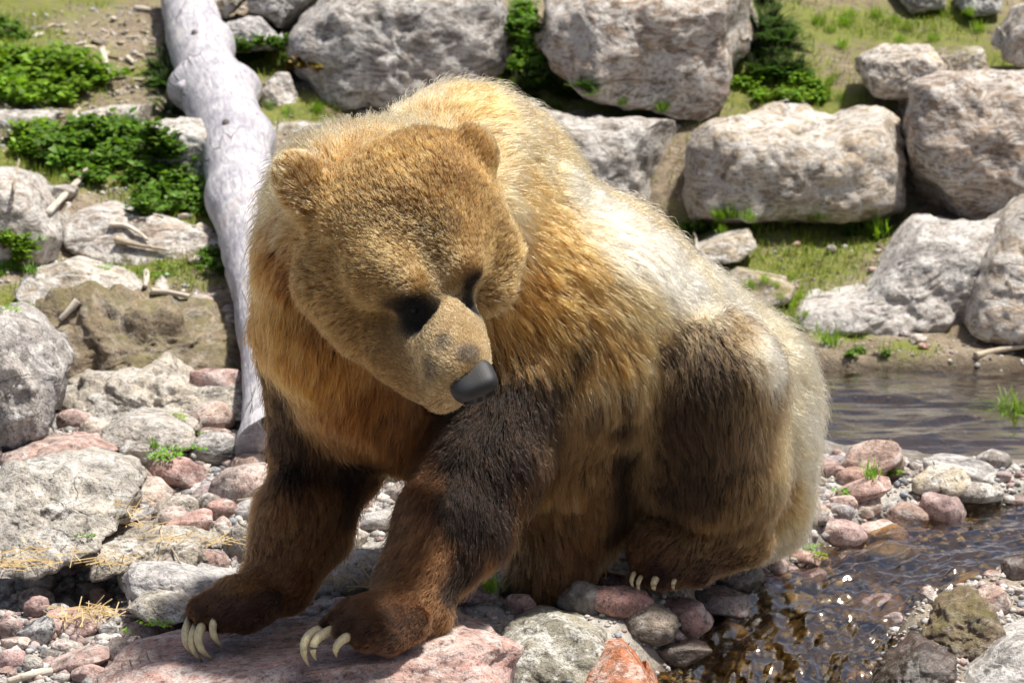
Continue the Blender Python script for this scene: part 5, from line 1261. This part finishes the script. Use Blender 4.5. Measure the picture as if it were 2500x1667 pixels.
# ---- fur strands
bme.calc_loop_triangles() if hasattr(bme, 'calc_loop_triangles') else None
T3 = np.vstack([BF[:, [0, 1, 2]], BF[:, [0, 2, 3]]])
e1, e2 = BV[T3[:, 1]] - BV[T3[:, 0]], BV[T3[:, 2]] - BV[T3[:, 0]]
cx = np.cross(e1, e2); area = np.linalg.norm(cx, axis=1) / 2
VN = np.zeros_like(BV)
for k in range(3):
    for i in range(3):
        VN[:, i] += np.bincount(T3[:, k], cx[:, i], len(BV))
VN /= np.linalg.norm(VN, axis=1)[:, None] + 1e-9
tc = BV[T3].mean(1)
view = np.array([0, -CAM_D, CAM_H]) - tc; view /= np.linalg.norm(view, axis=1)[:, None]
fac = (cx / (2 * area[:, None] + 1e-12) * view).sum(1)
dens = np.where(fac > -0.25, 1.0, 0.28)                    # the far side carries a thinner coat
dens *= np.interp(flen[T3].mean(1), [0.006, 0.012, 0.025, 0.05], [2.6, 2.0, 1.35, 1.0])
NS = 420000
pr = area * dens; pr /= pr.sum()
ti = rng.choice(len(T3), NS, p=pr)
u, v2 = rng.random(NS), rng.random(NS); fl_ = u + v2 > 1; u[fl_], v2[fl_] = 1 - u[fl_], 1 - v2[fl_]
bc = np.stack([1 - u - v2, u, v2], -1)
def at_(A):
    A = np.asarray(A)
    return (A[T3[ti]] * (bc[..., None] if A.ndim == 2 else bc)).sum(1)
R0, Nn_, F_, L_, CR, CT = at_(BV), at_(VN), at_(flow), at_(flen), at_(cr), at_(ct)
Nn_ /= np.linalg.norm(Nn_, axis=1)[:, None]
EW = at_(earw)
# comb: slow swirls over the flow
sw = np.stack([fbm(R0 * 5.5, 201, 3), fbm(R0 * 5.5, 207, 3), fbm(R0 * 5.5, 213, 3)], -1)
F_ = F_ / (np.linalg.norm(F_, axis=1)[:, None] + 1e-9) + 0.55 * sw
F_ = F_ - Nn_ * (F_ * Nn_).sum(1)[:, None]
F_ /= np.linalg.norm(F_, axis=1)[:, None] + 1e-9
L_ = L_ * (1 + 0.30 * fbm(R0 * 9, 221, 2)) * rng.uniform(0.65, 1.15, NS)
short = np.interp(L_, [0.008, 0.03, 0.05], [0.35, 0.6, 0.62])
lift = np.clip(0.54 - 0.14 * fbm(R0 * 6, 231, 2) + 0.12 * rng.normal(size=NS), 0.12, 0.9)
fly = rng.random(NS) < 0.07                                # guard hairs standing off the coat
lift[fly] = rng.uniform(0.75, 1.05, fly.sum()); L_[fly] *= 1.2
NK = 6
t = np.linspace(0, 1, NK)
side = np.cross(Nn_, F_)
jit = rng.normal(size=(NS, 1)) * 0.16
Fj = F_ + side * jit; Fj /= np.linalg.norm(Fj, axis=1)[:, None]
def curve(R, N_, F, L, li):
    # rises with the normal, then lies over along the flow and hangs
    a = t[None, :, None]
    rise = N_[:, None] * (li[:, None, None] * (a - 0.45 * a * a))
    lay = F[:, None] * ((1 - li[:, None, None]) * 0.6 * a + 0.55 * a * a)
    hang = np.array([0, 0, -0.16]) * a * a
    return R[:, None] + L[:, None, None] * (rise + lay + hang)
PT = curve(R0, Nn_, Fj, L_, lift)
# clumps: every strand bends towards the nearest clump leader (strong on the wet flank, weak on the face)
NC = 15000
lead = rng.choice(NS, NC, replace=False)
kd = KDTree(NC)
for i, p in enumerate(R0[lead]): kd.insert(p, i)
kd.balance()
near = np.array([kd.find(p)[1] for p in R0])
li_ = lead[near]
flank = np.exp(-(((R0 - W(1330, 700, -.12)) / np.array([.26, .4, .36])) ** 2).sum(1)) + 0.5 * np.exp(-(((R0 - W(1360, 1150, -.1)) / np.array([.2, .3, .3])) ** 2).sum(1)) + 0.6 * np.exp(-(((R0 - W(660, 640, -.35)) / np.array([.1, .3, .16])) ** 2).sum(1))
cl_amt = np.clip(np.interp(L_, [0.006, 0.02, 0.05], [0.05, 0.42, 0.48]) + 0.55 * flank, 0, 0.96) * rng.uniform(0.55, 1.0, NS) * np.where(fly, 0.2, 1.0)
off = PT[li_] + (R0 - R0[li_])[:, None] * 0.25
w_ = (cl_amt[:, None] * t[None] ** 1.3)[..., None]
PT = PT * (1 - w_) + off * w_
# wisps: a little waviness
PT[:, 1:] += (rng.normal(size=(NS, NK - 1, 3)) * (0.035 * L_)[:, None, None]) * t[None, 1:, None]
var = np.exp(0.20 * rng.normal(size=NS) + 0.22 * rng.normal(size=NC)[near])[:, None]
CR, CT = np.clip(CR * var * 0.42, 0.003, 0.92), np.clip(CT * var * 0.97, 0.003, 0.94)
rad0 = np.interp(L_, [0.005, 0.02, 0.05], [0.00036, 0.0005, 0.00064]) * rng.uniform(0.8, 1.25, NS)
RD = rad0[:, None] * np.interp(t, [0, 0.5, 1], [1.0, 0.85, 0.22])[None]
hc = bpy.data.hair_curves.new('fur')
hc.add_curves([NK] * NS)
hc.points.foreach_set('position', (PT - base).astype(np.float32).ravel())
hc.points.foreach_set('radius', RD.astype(np.float32).ravel())
for nm, A in (('root_tint', CR), ('tip_tint', CT)):
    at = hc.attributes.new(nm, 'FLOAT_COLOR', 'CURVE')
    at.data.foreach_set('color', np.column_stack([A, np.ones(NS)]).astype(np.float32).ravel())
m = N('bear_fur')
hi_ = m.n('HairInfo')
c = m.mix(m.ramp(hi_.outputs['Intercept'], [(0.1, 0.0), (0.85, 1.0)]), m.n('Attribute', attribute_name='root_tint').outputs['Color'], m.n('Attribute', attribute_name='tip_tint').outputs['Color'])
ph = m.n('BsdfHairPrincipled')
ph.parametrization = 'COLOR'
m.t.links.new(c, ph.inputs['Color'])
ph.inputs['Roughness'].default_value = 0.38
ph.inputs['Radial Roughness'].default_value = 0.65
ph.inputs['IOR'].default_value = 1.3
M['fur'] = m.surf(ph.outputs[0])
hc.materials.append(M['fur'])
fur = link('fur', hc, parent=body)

# ---- nose, eyes, claws
m = N('nose_leather')
g = m.n('NewGeometry')
n1 = m.noise(g.outputs['Position'], 420, 3, 0.6)
M['nose'] = m.surf(m.n('BsdfPrincipled', {'Base Color': (0.009, 0.0088, 0.011, 1), 'Roughness': 0.58, 'Normal': m.bump(n1, 0.35, 0.002)}).outputs[0])
m = N('eye'); M['eye'] = m.surf(m.n('BsdfPrincipled', {'Base Color': (0.010, 0.007, 0.006, 1), 'Roughness': 0.5, 'Specular IOR Level': 0.15}).outputs[0])
m = N('claw')
at_along = m.n('Attribute', attribute_name='along').outputs['Fac']
g = m.n('NewGeometry')
n1 = m.noise(m.n('Mapping', {'Vector': g.outputs['Position'], 'Scale': (220, 220, 40)}).outputs[0], 1.0, 4, 0.6)
c = m.mix(at_along, (0.33, 0.26, 0.14), (0.60, 0.53, 0.32))
c = m.mix(m.ramp(n1, [(0.35, 0.5), (0.55, 0.0)]), c, (0.25, 0.19, 0.10))
M['claw'] = m.surf(m.n('BsdfPrincipled', {'Base Color': c, 'Roughness': 0.38}).outputs[0])
def nose():
    """a rounded pad, wide at the top and drawn in below, with two nostrils pressed in"""
    bm = bmesh.new(); bmesh.ops.create_icosphere(bm, subdivisions=5, radius=1)
    V = np.array([v_.co for v_ in bm.verts]); F = np.array([[v_.index for v_ in f_.verts] for f_ in bm.faces]); bm.free()
    V = np.sign(V) * np.abs(V) ** 0.62
    x, y, z = V[:, 0].copy(), V[:, 1].copy(), V[:, 2].copy()
    x *= 0.70 + 0.30 * sstep(-1, 0.5, z)
    y -= 0.25 * z * (y < 0)
    for s in (-1, 1):
        q = np.sqrt(((x - s * 0.46) / 0.24) ** 2 + ((z + 0.12) / 0.26) ** 2)
        y += 0.75 * (y < 0.1) * (1 - sstep(0.35, 1.0, q))
    y += 0.22 * (y < 0) * (1 - sstep(0.02, 0.10, np.abs(x))) * (z < 0.1)
    V = np.stack([x, y, z], -1)
    return mesh_np('nose', V, F, [M['nose']])
fwd = W(1160, 945, -.83) - W(1085, 780, -.70); fwd /= np.linalg.norm(fwd)
sidev = W(1215, 918, -.79) - W(1105, 945, -.79); sidev -= fwd * (sidev @ fwd); sidev /= np.linalg.norm(sidev)
upv = np.cross(sidev, fwd) * -1
if upv[2] < 0: upv = -upv
yv = np.cross(upv, sidev)
Mx = Matrix.Identity(4)
for i in range(3):
    Mx[i][0], Mx[i][1], Mx[i][2] = sidev[i], yv[i], upv[i]
nc = W(1156, 938, -.825)
no = link('nose', nose(), parent=bear)
no.matrix_local = Matrix.Translation(Vector(nc - base)) @ Mx @ Matrix.Diagonal((0.050, 0.038, 0.040, 1))
for (c, r_), px in zip(EYES, ((1012, 760), (1162, 722))):
    bm = bmesh.new(); bmesh.ops.create_uvsphere(bm, u_segments=24, v_segments=16, radius=0.0125)
    me = bpy.data.meshes.new('eye'); bm.to_mesh(me); bm.free(); me.materials.append(M['eye'])
    for f_ in me.polygons: f_.use_smooth = True
    P = on_bear(*px)
    link('eye', me, parent=bear, loc=Vector(P - base + np.array([0.0, 0.009, 0.003])))
def claw(root, mid, tip, Y0, Y1, rpx):
    A, B, D = W(root[0] + 6, root[1] - 4, Y0 + .045), W(*mid, (Y0 + Y1) / 2 - .012), W(*tip, Y1)
    n = 16
    tt = np.linspace(0, 1, n)[:, None]
    Cc = 2 * B - 0.5 * (A + D)
    Q = (1 - tt) ** 2 * A + 2 * tt * (1 - tt) * Cc + tt ** 2 * D
    rr = rpx * PXM(Y0, .1) * np.interp(np.linspace(0, 1, n), [0, .3, .75, 1], [1.0, 1.0, .72, .16])
    V, F = tube(Q, rr, 12)
    me = mesh_np('claw', V - base, F, [M['claw']])
    al = np.append(np.repeat(np.interp(np.linspace(0, 1, n), [0, .2, .7, 1], [.4, 1, .9, .2]), 12), [.4, .2])
    a_ = me.attributes.new('along', 'FLOAT', 'POINT'); a_.data.foreach_set('value', al.astype(np.float32))
    link('claw', me, parent=bear)
# far front paw, near front paw, hind paw
claw((462, 1508), (452, 1555), (472, 1596), -.525, -.56, 10.5); claw((484, 1516), (468, 1566), (492, 1610), -.545, -.575, 11); claw((510, 1502), (484, 1560), (518, 1606), -.56, -.58, 12); claw((548, 1482), (520, 1530), (542, 1576), -.56, -.57, 11.5)
claw((790, 1536), (745, 1565), (754, 1624), -.71, -.745, 13); claw((818, 1536), (770, 1565), (772, 1610), -.725, -.75, 12); claw((872, 1546), (828, 1568), (822, 1602), -.735, -.75, 12)
claw((1546, 1398), (1542, 1416), (1548, 1432), -.13, -.14, 6); claw((1562, 1408), (1558, 1424), (1562, 1440), -.14, -.145, 6.5); claw((1602, 1406), (1596, 1424), (1600, 1440), -.14, -.145, 9); claw((1648, 1408), (1644, 1424), (1646, 1440), -.13, -.135, 6)
